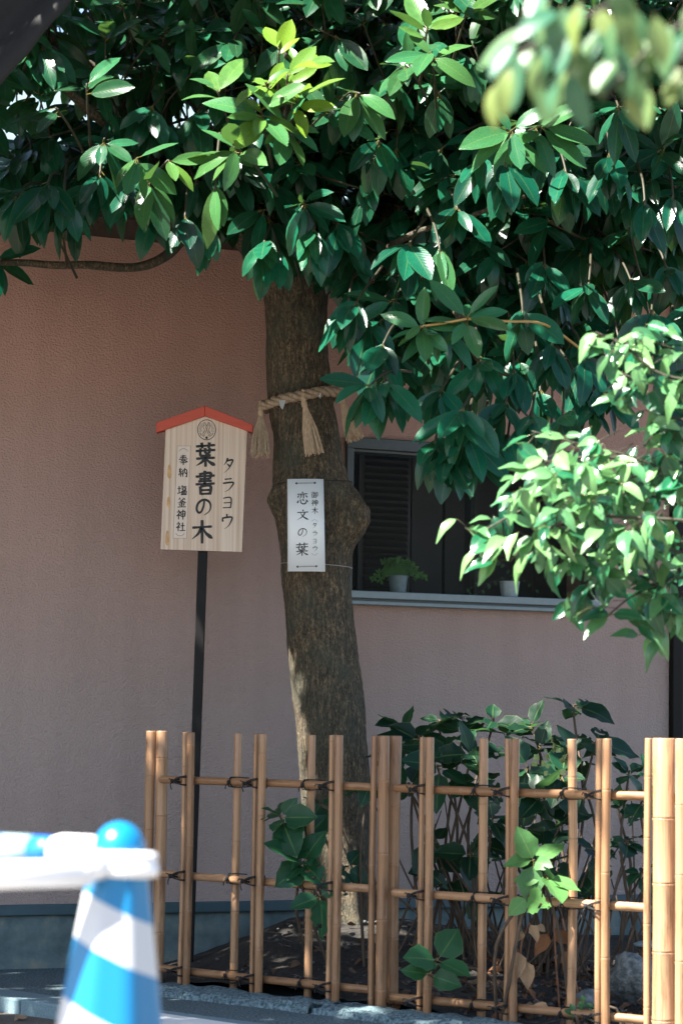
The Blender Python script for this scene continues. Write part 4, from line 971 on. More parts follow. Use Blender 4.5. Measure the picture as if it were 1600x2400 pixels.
# ------------------------------------------------------------------ white plaque on the trunk
PY = 8.36 - .012
zs6 = lambda x, y: (560 + x * 340 / 1568, 860 + y * 340 / 1568)
plaque = thing('white_plaque', 'white vertical plaque with black brush writing wired to the trunk', 'plaque', at(*zs6(730, 2212), PY))
def pl_pt(x, y, lift): P = at(*zs6(x, y), PY); P.y -= lift + .010 * (1 - ((x - 728) / 204) ** 2); return P
b = MB(); N_ = 10; cols = []
for i in range(N_ + 1):
    t = i / N_; top = (lerp(522, 913, t), lerp(1212, 1213, t)); bot = (lerp(527, 932, t), lerp(2210, 2213, t)); cols.append((top, bot))
vs = []
for (tp, bt) in cols: vs += [pl_pt(*tp, 0), pl_pt(*bt, 0)]
vs2 = [v + Vector((0, .0025, 0)) for v in vs]; nn_ = len(vs)
b.add(vs + vs2, [(2 * i, 2 * i + 1, 2 * i + 3, 2 * i + 2) for i in range(N_)] + [(nn_ + 2 * i, nn_ + 2 * i + 2, nn_ + 2 * i + 3, nn_ + 2 * i + 1) for i in range(N_)]
      + [(2 * i, 2 * i + 2, nn_ + 2 * i + 2, nn_ + 2 * i) for i in range(N_)] + [(2 * i + 1, nn_ + 2 * i + 1, nn_ + 2 * i + 3, 2 * i + 3) for i in range(N_)] + [(0, nn_, nn_ + 1, 1), (2 * N_, 2 * N_ + 1, nn_ + 2 * N_ + 1, nn_ + 2 * N_)])
obj('sheet', b, M['paper'], plaque)
lettering('lettering', [('koi', 686, 1418, 125, 138), ('bun', 690, 1602, 130, 122)], pl_pt, .098, M['ink'], plaque)
lettering('lettering', [('no', 686, 1790, 108, 98), ('leaf', 682, 1972, 137, 142)], pl_pt, .095, M['inkgrey'], plaque)
lettering('lettering', [('go', 814, 1386, 72, 70), ('kami', 817, 1470, 74, 70), ('tree', 820, 1555, 70, 74), ('ao', 818, 1660, 76, 30), ('ta', 818, 1716, 52, 60), ('ra', 820, 1800, 56, 56), ('yo', 818, 1886, 46, 48), ('u', 821, 1966, 56, 60), ('ac', 818, 2027, 76, 30)], pl_pt, .098, M['ink'], plaque)
for (x, y) in ((622, 1260), (818, 1256), (634, 2161), (834, 2156)):
    b = MB(); b.add([pl_pt(x + 13 * math.cos(q_), y + 11 * math.sin(q_), .0004) for q_ in [2 * math.pi * k / 14 for k in range(14)]], [tuple(range(14))]); obj('eyelet', b, M['ink'], plaque, smooth=False)
for (x0, y0, x1, y1) in ((622, 1260, 818, 1256), (634, 2161, 834, 2156)):
    for dy in (-3, 5):
        b = MB(); b.tube([pl_pt(lerp(x0, x1, t), lerp(y0, y1, t) + dy * math.sin(math.pi * t), .0015 + .002 * math.sin(math.pi * t)) for t in [k / 8 for k in range(9)]], .0007, 5); obj('wire', b, M['wire'], plaque)
def round_wire(y, tilt, m):
    C, r = trunk_axis(y); b = MB()
    b.tube([C + Vector((math.cos(a) * (trunk_r(y, a % 6.2832, C, r) + .002), math.sin(a) * (trunk_r(y, a % 6.2832, C, r) + .002), tilt * math.cos(a))) for a in [2 * math.pi * k / 60 for k in range(61)]], .0013, 5, cap=False)
    obj('wire', b, m, plaque)
round_wire(1113, .008, M['cordblack']); round_wire(1300, -.006, M['wire'])

# ------------------------------------------------------------------ bamboo fence
fence = thing('bamboo_fence', 'low open bamboo lattice fence tied with black rope in front of the tree', 'fence', FA + FU * 1.0)
def bamboo(name, p0, p1, r, n=16, gap_=.2, cut=True, ph=None):
    d = (p1 - p0); L = d.length; d.normalize(); ph = rnd.uniform(.05, gap_) if ph is None else ph
    st = [(0, r * .93, 0), (.003, r, 0)]; z = ph; k = 0
    while z < L - .02:
        st += [(z - .010, r * .995, 0), (z - .0035, r * 1.045, 0), (z - .0012, r * 1.05, .25), (z, r * .96, 1), (z + .0015, r * 1.03, .5), (z + .006, r * 1.0, 0)]; z += gap_ * rnd.uniform(.8, 1.2) * 1.0; k += 1
    st += [(L - .003, r, 0), (L, r * .94, 0)]
    st.sort()
    a = d.orthogonal().normalized(); b_ = d.cross(a); vs = []; wt = []
    bow = a * rnd.uniform(-.005, .005) + b_ * rnd.uniform(-.005, .005)
    for (z, rr, w_) in st:
        c_ = p0 + d * z + bow * math.sin(math.pi * z / L)
        for i in range(n): q_ = 2 * math.pi * i / n; vs.append(c_ + (a * math.cos(q_) + b_ * math.sin(q_)) * rr); wt.append(w_)
    m_ = len(st); fs = [(i * n + j, i * n + (j + 1) % n, (i + 1) * n + (j + 1) % n, (i + 1) * n + j) for i in range(m_ - 1) for j in range(n)]
    # hollow end: a rim and a sunk disc
    b0 = (m_ - 1) * n
    for f_, dz in ((.72, 0), (.70, -.004)):
        for i in range(n): q_ = 2 * math.pi * i / n; vs.append(p1 + d * dz + (a * math.cos(q_) + b_ * math.sin(q_)) * r * f_); wt.append(.3)
    c0 = m_ * n
    fs += [(b0 + j, b0 + (j + 1) % n, c0 + (j + 1) % n, c0 + j) for j in range(n)] + [(c0 + j, c0 + (j + 1) % n, c0 + n + (j + 1) % n, c0 + n + j) for j in range(n)] + [tuple(c0 + n + j for j in range(n)), tuple(range(n))[::-1]]
    # straighten into the object's own Z so that the grain runs along it
    q = Matrix((a, b_, d)).transposed()
    loc = [q.transposed() @ (v - p0) for v in vs]
    me = bpy.data.meshes.new(name); me.from_pydata([tuple(v) for v in loc], [], fs); me.shade_smooth(); me.materials.append(M['bamboo'])
    at_ = me.attributes.new('node', 'FLOAT', 'POINT'); at_.data.foreach_set('value', wt)
    o = bpy.data.objects.new(name, me); S.collection.objects.link(o); o.parent = fence
    mw = q.to_4x4(); mw.translation = p0 - origin_of(fence); o.matrix_basis = mw
    return o
RR = .0125
def upright(name, xl, xr, ytop, off, gap_=.2):
    P = on_fence((xl + xr) / 2, ytop, off); s_ = P.y / FPX; r = (xr - xl) / 2 * s_ * .985
    bamboo(name, Vector((P.x, P.y, -.04)), P, r, 18, gap_)
    return P
F1, F2 = .030, -.030
for (a, c_, y) in ((343, 366.5, 1713), (367, 394.5, 1713)): upright('post', a, c_, y, F2 if a > 360 else -.012, .22)
PAIRS = [(427, 439, 457, 1716), (595, 606.5, 626, 1719.5), (771.5, 784, 804.5, 1722.5), (983, 996.5, 1017, 1727.5), (1182, 1196.5, 1217.5, 1731), (1395, 1411.5, 1432.5, 1731)]
for (a, m_, c_, y) in PAIRS: upright('picket', a, m_, y, F1 - .006, .24); upright('picket', m_, c_, y, F1, .2)
SING = [(549, 568, 1718.5), (721.5, 740.5, 1722.5), (1122, 1143.5, 1730), (1328.5, 1350, 1732)]
for (a, c_, y) in SING: upright('picket', a, c_, y, F2, .19)
for (a, c_, y, o_) in ((870.5, 886, 1724, .03), (886, 913, 1724, .034), (913, 942, 1724.5, F2)): upright('post', a, c_, y, o_, .2)
for (a, c_, y, o_) in ((1510, 1527.5, 1730, .022), (1527.5, 1581, 1730, .04), (1581, 1608, 1731, .03), (1609, 1640, 1731, .02)): upright('post', a, c_, y, o_, .2)
RAILS = []
for (x0, y0, x1, y1) in ((378, 1827, 882, 1845), (376, 2047, 880, 2083), (360, 2267, 880, 2321), (926, 1847, 1520, 1866), (921, 2092, 1520, 2128), (916, 2337, 1520, 2392)):
    P0, P1 = on_fence(x0, y0), on_fence(x1, y1); RAILS.append((P0, P1)); o = bamboo('rail', P1, P0, RR, 16, .26)
# one more bay past the right post, cut by the frame
bamboo('rail', on_fence(1700, 1872), on_fence(1590, 1868), RR, 16)
def rail_z(P, k):       # height of rail k at the place P along the fence
    A_, B_ = RAILS[k]; t = (P - A_).dot(FU) / (B_ - A_).dot(FU); return A_.lerp(B_, t)
def cord(pts, r=.0022): b.tube(smooth_path(pts, 4), r * .8, 6)
for side, ks in ((0, (0, 1, 2)), (1, (3, 4, 5))):
    for k in ks:
        for (a, m_, c_, y) in PAIRS:
            if (a > 900) != bool(side): continue
            P = rail_z(on_fence((a + c_) / 2, y, 0), k); hw = (c_ - a) / 2 * P.y / FPX + .004; f = .046; b = MB()
            L_ = P - FU * hw; Q_ = P + FU * hw
            zz = lambda dz: Vector((0, 0, dz))
            kn = L_ + FN * f * .9 + zz(-.002)
            for dz, d2 in ((.006, .016), (-.004, -.016), (.002, .012), (-.008, -.013)):
                cord([kn, L_.lerp(Q_, .35) + FN * (f + .006) + zz(dz * .8), L_.lerp(Q_, .75) + FN * (f + .004) + zz(lerp(dz, d2, .6)), Q_ + FN * f * .55 + zz(d2), Q_ + FN * -.006 + zz(d2 * .9), L_ + FN * -.016 + zz(dz), L_ + FN * .01 + zz(dz), kn])
            b.sphere(kn + FN * .004, .0065, .006, .0075, 8, 6, .4, rnd.random() * 9)
            cord([kn, kn + FN * .008 - FU * .008 + zz(.007), kn + FN * .008 - FU * rnd.uniform(.010, .018) + zz(rnd.uniform(.0, .012))]); cord([kn, kn + FN * .008 - FU * .004 - zz(.012), kn + FN * .006 - FU * rnd.uniform(-.004, .008) - zz(rnd.uniform(.014, .03))])
            obj('rope_tie', b, M['cordblack'], fence)
        for (a, c_, y) in SING:
            if (a > 900) != bool(side): continue
            P = rail_z(on_fence((a + c_) / 2, y, 0), k) - FU * .022; f = RR + .003; b = MB()
            # cross wound round the rail, knot to the left of the upright behind it
            for (dx, s_) in ((-.004, 1), (.003, -1)):
                cord([P + FU * (dx + s_ * lerp(-.008, .010, j / 8)) + FN * math.cos(q_) * f + Vector((0, 0, math.sin(q_) * f)) for j, q_ in enumerate([-math.pi * .62 + math.pi * 1.24 * j / 8 for j in range(9)])])
            for z_ in (f, -f):
                cord([P + Vector((0, 0, z_)) + FN * .004, P + FU * .02 + Vector((0, 0, z_ * 1.05)), P + FU * .045 - FN * .03 + Vector((0, 0, z_ * .9))])
            b.sphere(P + FN * (f + .003), .0055, .005, .007, 8, 6, .4, rnd.random() * 9)
            cord([P + FN * f, P + FN * (f + .006) - FU * .008 - Vector((0, 0, .010)), P + FN * (f + .004) - FU * .012 - Vector((0, 0, .022))])
            obj('rope_tie', b, M['cordblack'], fence)

# ------------------------------------------------------------------ traffic cone and its bars
CY = 2.8; s_ = CY / FPX
cx_ = lambda y: lerp(284, 259, (y - 1940) / 460)
ctop = at(283.5, 1925, CY); axis = (at(259, 2400, CY) - at(283, 1940, CY)).normalized()
cb = ctop + axis * (ctop.z / -axis.z)
cone = thing('traffic_cone', 'blue and white banded traffic cone with rounded top in the foreground', 'traffic cone', cb)
Lc = (ctop - cb).length; up_c = -axis
q = MB()
pf = [(.125, .012), (.118, .03)]
rad = lambda h: lerp(.0302, .0302 + .2412 * 0 + .100 * 1.0, ((Lc - .032 - h) / (Lc - .062)))
hs = np.linspace(.03, Lc - .032, 26)
pf = [(rad(h), h) for h in hs]
def flute(q_): return 1 + .030 * math.cos(7 * q_ + .5)
q.lathe(cb, up_c, pf, 56, flute)
obj('body', q, M['cone'], cone, base=cb)
q = MB(); q.lathe(cb, up_c, [(.0302 * math.cos(t), Lc - .0325 + .0325 * math.sin(t)) for t in np.linspace(0, 1.5, 10)], 32); obj('dome', q, simple('cone_blue', (.004, .155, .34), .25, .03, 8), cone)
q = MB(); q.box(cb + Vector((0, 0, .012)), Vector((1, 0, 0)), Vector((0, 1, 0)), UPV, .18, .18, .014); bevel(obj('base_plate', q, M['white'], cone, smooth=False), .012)
def ring(px, py, r, hgt, parent):
    c = at(px, py, CY); P = c; q = MB()
    for_ = [(r - .010, -hgt / 2), (r, -hgt / 2 + .002), (r + .001, 0), (r, hgt / 2 - .002), (r - .010, hgt / 2)]
    q.lathe(P, up_c, for_, 32); return q
barA = thing('barrier_bar', 'plain white cone bar, lower and nearer of the two', 'barrier bar', at(100, 2043, 2.74))
q = MB(); q.tube([at(-260, 2060, 2.70), at(215, 2044, 2.755)], .0158, 18); q.tube([at(190, 2036, 2.75), at(240, 2030, 2.765)], .0150, 14); obj('bar', q, M['white'], barA)
obj('ring', ring(288, 2036, .0405, .0185, barA), M['white'], barA)
barB = thing('barrier_bar', 'blue and white banded cone bar with white end, the one behind', 'barrier bar', at(60, 1980, 2.86))
bp = lambda x: at(x, lerp(1986, 1999, (x + 20) / 230), lerp(2.93, 2.85, (x + 20) / 230))
for (x0, x1, mm) in ((-260, -200, 'bluebar'), (-200, -110, 'white'), (-110, 9, 'bluebar'), (9, 80, 'palebar'), (80, 136, 'bluebar')):
    q = MB(); q.tube([bp(x0), bp(x1)], .0172, 18); obj('band', q, M[mm], barB, label=None)
q = MB(); q.tube([bp(130), bp(150), bp(215), bp(232)], [.0172, .0200, .0200, .0165], 18); obj('bar_end', q, M['white'], barB)
obj('ring', ring(288.5, 2009, .0390, .0160, barB), M['white'], barB)

# ------------------------------------------------------------------ hydrangea bushes
hyd = LeafKind('leaf', LV(7, SD, hw=.34, shape='ovate', bend=.14, fold=.22, pet=.12, wav=.06, serr=.05), M['hydrangea'])
hyd_e = LeafKind('leaf', [leaf_mesh(10, .34, 'ovate', .25, .2, .12, .08, .06, seed=s_, eaten=.13) for s_ in (3, 8, 12)], M['hydrangea'])
def bush(name, label, base, heads, L=.12, light=.3, young=0.0, cat_='shrub', stems=0, kind=hyd):
    r_ = thing(name, label, cat_, base)
    b = MB(); out = []
    for h in heads:
        (x, y, Y, ax, n, L_) = h[:6]; lt = h[6] if len(h) > 6 else light; yg = h[7] if len(h) > 7 else young
        P = D_(x, y, Y); A_ = Vector(ax).normalized()
        o2 = []
        a = A_.orthogonal().normalized(); b_ = A_.cross(a); ph = rnd.uniform(0, 6.28)
        for k in range(n):
            q_ = ph + 2 * math.pi * k / n + rnd.uniform(-.3, .3); sp = R(rnd.uniform(35, 98))
            d = A_ * math.cos(sp) + (a * math.cos(q_) + b_ * math.sin(q_)) * math.sin(sp); d = (d + Vector((0, 0, -.3)) + rdir() * .4).normalized()
            o2.append((P + A_ * rnd.uniform(-.02, .0), d, A_ * .9 + UPV * .3 + rdir() * .5, L_ * rnd.uniform(.55, 1.2), rnd.uniform(.85, 1.1), (max(0, min(1, lt + rnd.uniform(-.25, .25))), max(0, yg * rnd.uniform(.6, 1.3))), rnd.randrange(6)))
        out += o2
        bb = base + Vector((rnd.uniform(-.12, .12), rnd.uniform(-.1, .1), 0)); m1 = bb.lerp(P, .55) + Vector((rnd.uniform(-.06, .06), rnd.uniform(-.05, .05), .02))
        b.tube(smooth_path([bb - Vector((0, 0, .03)), m1, P - A_ * .04, P], 5), [lerp(.006, .0026, i / 15) for i in range(16)], 6)
    for k in range(stems):
        bb = base + Vector((rnd.uniform(-.3, .3), rnd.uniform(-.15, .15), -.02)); tp = bb + Vector((rnd.uniform(-.35, .35), rnd.uniform(-.1, .1), rnd.uniform(.3, .62)))
        b.tube(smooth_path([bb, bb.lerp(tp, .5) + rdir() * .04, tp], 5), [lerp(.005, .002, i / 10) for i in range(11)], 5)
    obj('stem', b, M['stem'], r_)
    for i, l_ in enumerate(out): (hyd_e if (l_[6] == 5 or rnd.random() < .10) and kind is hyd else kind).single(l_, r_)
    return r_
gb = lambda x, y, Y, z: (lambda P: Vector((P.x, P.y, z)))(D_(x, y, Y))
UPC = (0, -.5, .8)
heads = [(960, 1690, 8.1, UPC, 6, .12), (1060, 1680, 8.1, UPC, 6, .12), (890, 1720, 8.2, (-.2, -.3, .9), 5, .11), (1010, 1760, 7.9, (0, -.7, .6), 6, .13), (1100, 1790, 7.9, (0, -.7, .6), 6, .12),
         (940, 1800, 7.9, (-.1, -.7, .5), 6, .12), (1130, 1880, 7.8, (0, -.7, .5), 6, .12), (1080, 1960, 7.9, (0, -.7, .5), 5, .12), (980, 2000, 8.0, (-.2, -.7, .4), 4, .11)]
heads += [(1010, 1655, 8.15, (0, -.5, .9), 5, .12), (1130, 1650, 8.1, (0, -.5, .9), 5, .12), (930, 1670, 8.2, (0, -.5, .9), 5, .11), (1080, 1730, 7.9, (0, -.7, .6), 6, .13)]
hb = bush('hydrangea_bush', 'dark leafy hydrangea bush nearest the trunk behind the fence', gb(1050, 2170, 8.05, .06), heads, stems=24, light=.2)
heads = [(1240, 1710, 8.0, UPC, 6, .12), (1330, 1740, 8.0, UPC, 7, .13), (1300, 1690, 8.1, (.2, -.3, 1), 5, .12), (1240, 1830, 7.8, (0, -.8, .4), 6, .15), (1290, 1900, 7.8, (0, -.7, .5), 6, .13), (1200, 1900, 7.8, (0, -.7, .5), 5, .12), (1370, 1950, 7.8, (.1, -.7, .4), 5, .13), (1210, 1760, 7.9, (-.1, -.6, .7), 5, .12),
         (1325, 1620, 8.0, (.25, -.35, .9), 5, .15)]
heads += [(1000, 1930, 8.0, (-.1, -.7, .5), 5, .12), (1250, 1985, 7.85, (0, -.7, .5), 5, .12), (1100, 2050, 8.0, (0, -.7, .5), 5, .11), (1320, 2020, 7.85, (.1, -.7, .5), 5, .12), (1180, 1960, 7.9, (0, -.7, .5), 5, .12)]
heads += [(1220, 1665, 8.05, (-.3, -.5, .8), 5, .12), (1370, 1700, 7.9, (.2, -.5, .8), 5, .13), (1290, 1780, 7.8, (0, -.8, .5), 6, .14)]
hb2 = bush('hydrangea_bush', 'dark hydrangea bush with faded flower head and insect eaten top leaves', gb(1270, 2180, 7.95, .06), heads, stems=26, light=.2)
b = MB()
for k in range(26):
    P = D_(1278 + rnd.gauss(0, 24), 1735 + rnd.gauss(0, 20), 7.62 + rnd.uniform(-.02, .02)); a_ = rdir(); c_ = a_.orthogonal() * .009; d_ = a_.cross(c_)
    b.add([P + c_, P + d_ * 1.1, P - c_, P - d_], [(0, 1, 2, 3)]); b.add([P + c_ * .7 + a_ * .004, P + a_ * .004 + d_, P - c_ * .7 + a_ * .007], [(0, 1, 2)])
obj('flower_head', b, M['flower'], hb2, smooth=False, kind='stuff')
heads = [(1445, 1770, 7.7, (.1, -.4, .9), 6, .085), (1420, 1850, 7.7, (-.1, -.5, .8), 5, .09), (1475, 1840, 7.6, (.1, -.5, .8), 6, .09), (1440, 1930, 7.6, (0, -.5, .7), 5, .09), (1470, 2000, 7.6, (0, -.6, .6), 5, .09), (1500, 1780, 7.8, (.2, -.4, .9), 5, .08)]
bush('leafy_shrub', 'small dark round leaved shrub just behind the fence post at the far end', gb(1450, 2200, 7.65, .05), heads, stems=12, light=.25)
heads = [(645, 1875, 7.58, (-.15, -.85, .45), 6, .135, .7), (695, 1980, 7.56, (-.1, -.9, .35), 7, .14, .75), (735, 2060, 7.5, (.1, -.8, -.2), 3, .12, .7), (700, 1930, 7.6, (.3, -.8, .4), 4, .12, .6), (735, 1850, 7.8, (.3, -.6, .6), 4, .10, .3), (850, 1800, 8.0, (.2, -.6, .6), 5, .10, .25), (800, 1990, 7.9, (.3, -.7, .4), 4, .10, .3)]
bush('hydrangea_sprout', 'broad green hydrangea shoot leaning over the fence rail in front of the trunk', gb(790, 2200, 7.85, .05), heads, light=.5)
heads = [(1225, 1975, 6.93, (-.1, -.75, .6), 5, .115, .9, .35), (1255, 2010, 6.9, (.15, -.85, .45), 4, .115, .9, .45), (1210, 2060, 6.9, (-.2, -.9, -.1), 2, .12, .9, .4)]
bush('hydrangea_sprout', 'bright yellow green hydrangea shoot poking out through the fence', gb(1235, 2340, 7.05, .02), heads, light=.9)
heads = [(1005, 2200, 7.1, (.1, -.75, .55), 4, .11, .75, .06), (985, 2240, 7.1, (-.2, -.9, .1), 2, .085, .75, .06)]
bush('hydrangea_sprout', 'low fresh green shoot beside the foot of the middle fence post', gb(1150, 2330, 7.3, .02), heads, light=.8)
heads = [(1340, 2300, 6.9, (0, -.5, .8), 5, .035, .8, .1), (1320, 2320, 6.9, (0, -.5, .8), 5, .035, .8, .1), (1360, 2325, 6.9, (.1, -.5, .8), 5, .03, .8, .1)]
bush('seedling', 'tiny round leaved seedling under the bottom rail', gb(1340, 2370, 6.95, .0), heads, light=.8, cat_='plant')

# ------------------------------------------------------------------ potted plants in the window
fern = thing('potted_fern', 'small grey blue pot with scroll relief and bushy fern on windowsill', 'potted plant', W(0, 0, 0))
PW = -.045
def pot_at(x, ybase, wpx_t, wpx_b, hpx, m, parent, scroll):
    u, z = on_wall(x, ybase, PW); P = W(u, PW, wzs + .0005); k_ = P.y / FPX
    parent.location = P; q = MB(); q.lathe(P, UPV, [(wpx_b / 2 * k_, 0), (wpx_b / 2 * k_ * 1.02, .004), (wpx_t / 2 * k_ * .985, hpx * k_ - .006), (wpx_t / 2 * k_, hpx * k_ - .004), (wpx_t / 2 * k_, hpx * k_), (wpx_t / 2 * k_ * .88, hpx * k_), (wpx_t / 2 * k_ * .86, hpx * k_ - .012)], 28)
    obj('pot', q, m, parent)
    q = MB(); r_ = wpx_t / 2 * k_ * .95
    def sp(cxp, cyp, sg):
        pts = []
        for j in range(26):
            t = j / 25; a_ = sg * (t * 9.5) ; rr = .3 + 7.5 * (1 - t) * 1.0
            X = (cxp + rr * math.cos(a_)) * k_; Z = (cyp + rr * math.sin(a_)) * k_
            pts.append(P + Vector((X, -math.sqrt(max(1e-8, r_ * r_ - X * X)) * lerp(.86, .99, Z / (hpx * k_)) - .0005, Z)))
        q.tube(pts, .0009, 5)
    for a_ in scroll: sp(*a_)
    obj('scroll_relief', q, m, parent); return P, k_
P, k_ = pot_at(932, 1382, 46, 37, 41, M['pot'], fern, ((8, 20, 1), (-9, 20, -1)))
fr = LeafKind('frond', [], M['hydrangea']); b = MB(); leaves = []
small_v = LV(3, SD[:3], hw=.36, shape='round', bend=.1, fold=.1, pet=0)
for k in range(26):
    a_ = rnd.uniform(0, 6.28); ln = rnd.uniform(.04, .11); top = P + Vector((rnd.uniform(-.012, .012), rnd.uniform(-.01, .01), 41 * k_))
    e = top + Vector((math.cos(a_) * ln, -abs(math.sin(a_)) * ln * .25 + .01, rnd.uniform(-.03, .055))); m1 = top.lerp(e, .5) + Vector((0, 0, .03)); path = smooth_path([top, m1, e], 7)
    b.tube(path, .0006, 4)
    for j, p_ in enumerate(path[3:]):
        for sgn in (-1, 1):
            leaves.append((p_, Vector((rnd.uniform(-1, 1), -.3, sgn * .5 + rnd.uniform(-.4, .4))), Vector((0, -1, .6)) + rdir() * .4, rnd.uniform(.010, .018), 1, (rnd.uniform(.6, 1), .35), j))
obj('stem', b, M['stem'], fern)
hyd.mass(leaves, 'frond', fern, var=small_v)
ivy = thing('potted_ivy', 'pale pot with curling relief and trailing ivy on windowsill', 'potted plant', W(0, 0, 0))
P, k_ = pot_at(1193, 1394, 48, 38, 38, M['potw'], ivy, ((4, 18, 1),))
b = MB(); leaves = []
for pts in (((0, 38), (-18, 46), (-40, 36), (-70, 12), (-90, 2)), ((0, 38), (-30, 40), (-60, 30), (-92, 22), (-98, 8)), ((2, 38), (2, 60), (-18, 82), (-30, 74)), ((2, 38), (14, 60), (20, 90)), ((5, 38), (40, 40), (64, 14))):
    path = smooth_path([P + Vector((x * k_, -.004 - .002 * i, y * k_)) for i, (x, y) in enumerate(pts)], 4); b.tube(path, .0007, 4)
    for p_ in path[3::2]: leaves.append((p_, rdir() * .6 + Vector((0, -.2, -.5)), Vector((0, -1, .4)) + rdir() * .5, rnd.uniform(.014, .024), 1, (rnd.uniform(.2, .6), 0), rnd.randrange(6)))
obj('stem', b, M['stem'], ivy)
for l_ in leaves: hyd.single(l_, ivy)

# ------------------------------------------------------------------ sunlit small leaved tree at the right
sm = LeafKind('leaf', LV(6, SD, hw=.23, shape='ovate', bend=.3, fold=.35, pet=.09, wav=.10), M['small'])
rt = thing('small_leaved_tree', 'sunlit pale green small leaved tree reaching in front of the window', 'tree', (1.55, 5.7, -.045))
b = MB(); b.tube(smooth_path([(1.55, 5.7, -.06), (1.5, 5.72, .6), (1.42, 5.7, 1.3), (1.36, 5.72, 2.0), (1.3, 5.7, 2.7)], 5), [lerp(.045, .02, i / 20) for i in range(21)], 12); obj('trunk', b, M['bark'], rt)
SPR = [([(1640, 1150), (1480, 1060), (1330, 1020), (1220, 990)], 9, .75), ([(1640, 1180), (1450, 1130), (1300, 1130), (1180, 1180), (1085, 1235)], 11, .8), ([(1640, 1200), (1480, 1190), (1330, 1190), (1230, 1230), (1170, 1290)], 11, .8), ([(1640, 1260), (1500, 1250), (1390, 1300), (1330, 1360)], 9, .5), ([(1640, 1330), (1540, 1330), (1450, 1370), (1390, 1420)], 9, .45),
       ([(1640, 1400), (1570, 1390), (1500, 1440)], 7, .6), ([(1640, 880), (1520, 860), (1440, 800), (1390, 770)], 9, .75), ([(1640, 900), (1500, 880), (1420, 860)], 7, .5), ([(1640, 1000), (1550, 960), (1500, 985)], 7, .6), ([(1640, 820), (1540, 800), (1470, 770)], 6, .7), ([(1640, 1080), (1520, 1080), (1420, 1100), (1290, 1080)], 10, .85), ([(1640, 1300), (1470, 1240), (1350, 1250), (1260, 1270)], 9, .6), ([(1640, 1120), (1400, 1050), (1260, 1060), (1200, 1030)], 9, .75)]
lv = []; b = MB()
for (pts, nw, lit) in SPR:  # lit: paler leaf tint on sunlit sprays, sun put into the colour
    Y0 = 5.45 + rnd.uniform(-.12, .12)
    path = smooth_path([D_(x, y, Y0 + .02 * i) for i, (x, y) in enumerate(pts)][::1], 6)
    j0 = Vector((1.40 + rnd.uniform(-.02, .02), 5.7, path[0].z - rnd.uniform(.10, .4)))
    lead = smooth_path([j0, j0.lerp(path[0], .5) + Vector((0, rnd.uniform(-.05, .05), rnd.uniform(.02, .08))), path[0]], 5)[:-1]
    b.tube(lead + path, [lerp(.010, .0046, i / len(lead)) for i in range(len(lead))] + [lerp(.0045, .0014, i / len(path)) for i in range(len(path))], 6)
    for k in range(nw):
        i = int(lerp(2, len(path) - 1, (k + .6) / nw)); P = path[min(i, len(path) - 1)]
        for s2 in range(rnd.randint(2, 4)):
            Q = P + Vector((rnd.uniform(-.05, .05), rnd.uniform(-.06, .04), rnd.uniform(-.045, .035)))
            d = Vector((rnd.uniform(-.9, .6), rnd.uniform(-.7, .2), rnd.uniform(-.85, .15)))
            b.tube([P, Q], [.0012, .0009], 4)
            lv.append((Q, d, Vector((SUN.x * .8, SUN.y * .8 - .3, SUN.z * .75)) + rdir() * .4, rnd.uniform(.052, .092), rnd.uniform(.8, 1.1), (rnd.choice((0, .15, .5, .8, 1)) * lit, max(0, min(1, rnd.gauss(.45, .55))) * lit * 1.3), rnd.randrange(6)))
for k in range(52):
    x = rnd.uniform(1170, 1520); y = rnd.uniform(1010, 1310)
    if (x - 1345) ** 2 / 175 ** 2 + (y - 1150) ** 2 / 150 ** 2 > 1: continue
    P = D_(x, y, rnd.uniform(5.3, 5.5)); b.tube([P, P + Vector((.05, .05, .03))], [.0010, .0016], 4)
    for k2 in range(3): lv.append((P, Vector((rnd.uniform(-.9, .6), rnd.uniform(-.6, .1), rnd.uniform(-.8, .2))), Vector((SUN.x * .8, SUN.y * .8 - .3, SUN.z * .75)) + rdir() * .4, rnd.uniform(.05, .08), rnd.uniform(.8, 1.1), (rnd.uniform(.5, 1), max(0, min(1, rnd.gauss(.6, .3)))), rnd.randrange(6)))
# darker leaves hanging behind them, shade put into the tint
for k in range(150):
    x = rnd.uniform(1130, 1620); y = rnd.uniform(1020, 1400)
    if (y - 1020) * .9 < (1330 - x) * .9 - 60 or (x < 1300 and y > 1300): continue
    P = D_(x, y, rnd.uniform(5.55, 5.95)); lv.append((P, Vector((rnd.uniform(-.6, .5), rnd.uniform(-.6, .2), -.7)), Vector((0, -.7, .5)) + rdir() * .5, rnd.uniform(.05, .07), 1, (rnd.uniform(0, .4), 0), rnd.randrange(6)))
obj('twigs', b, M['twig'], rt, kind='stuff')
def over_pot(l_):
    x, y = proj(mid(l_)); return 1130 < x < 1235 and 1322 < y < 1420
lv = [l_ for l_ in lv if not over_pot(l_)]
lv.sort(key=lambda l_: l_[0].y)
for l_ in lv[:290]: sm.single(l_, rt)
sm.mass(lv[290:], 'foliage', rt)
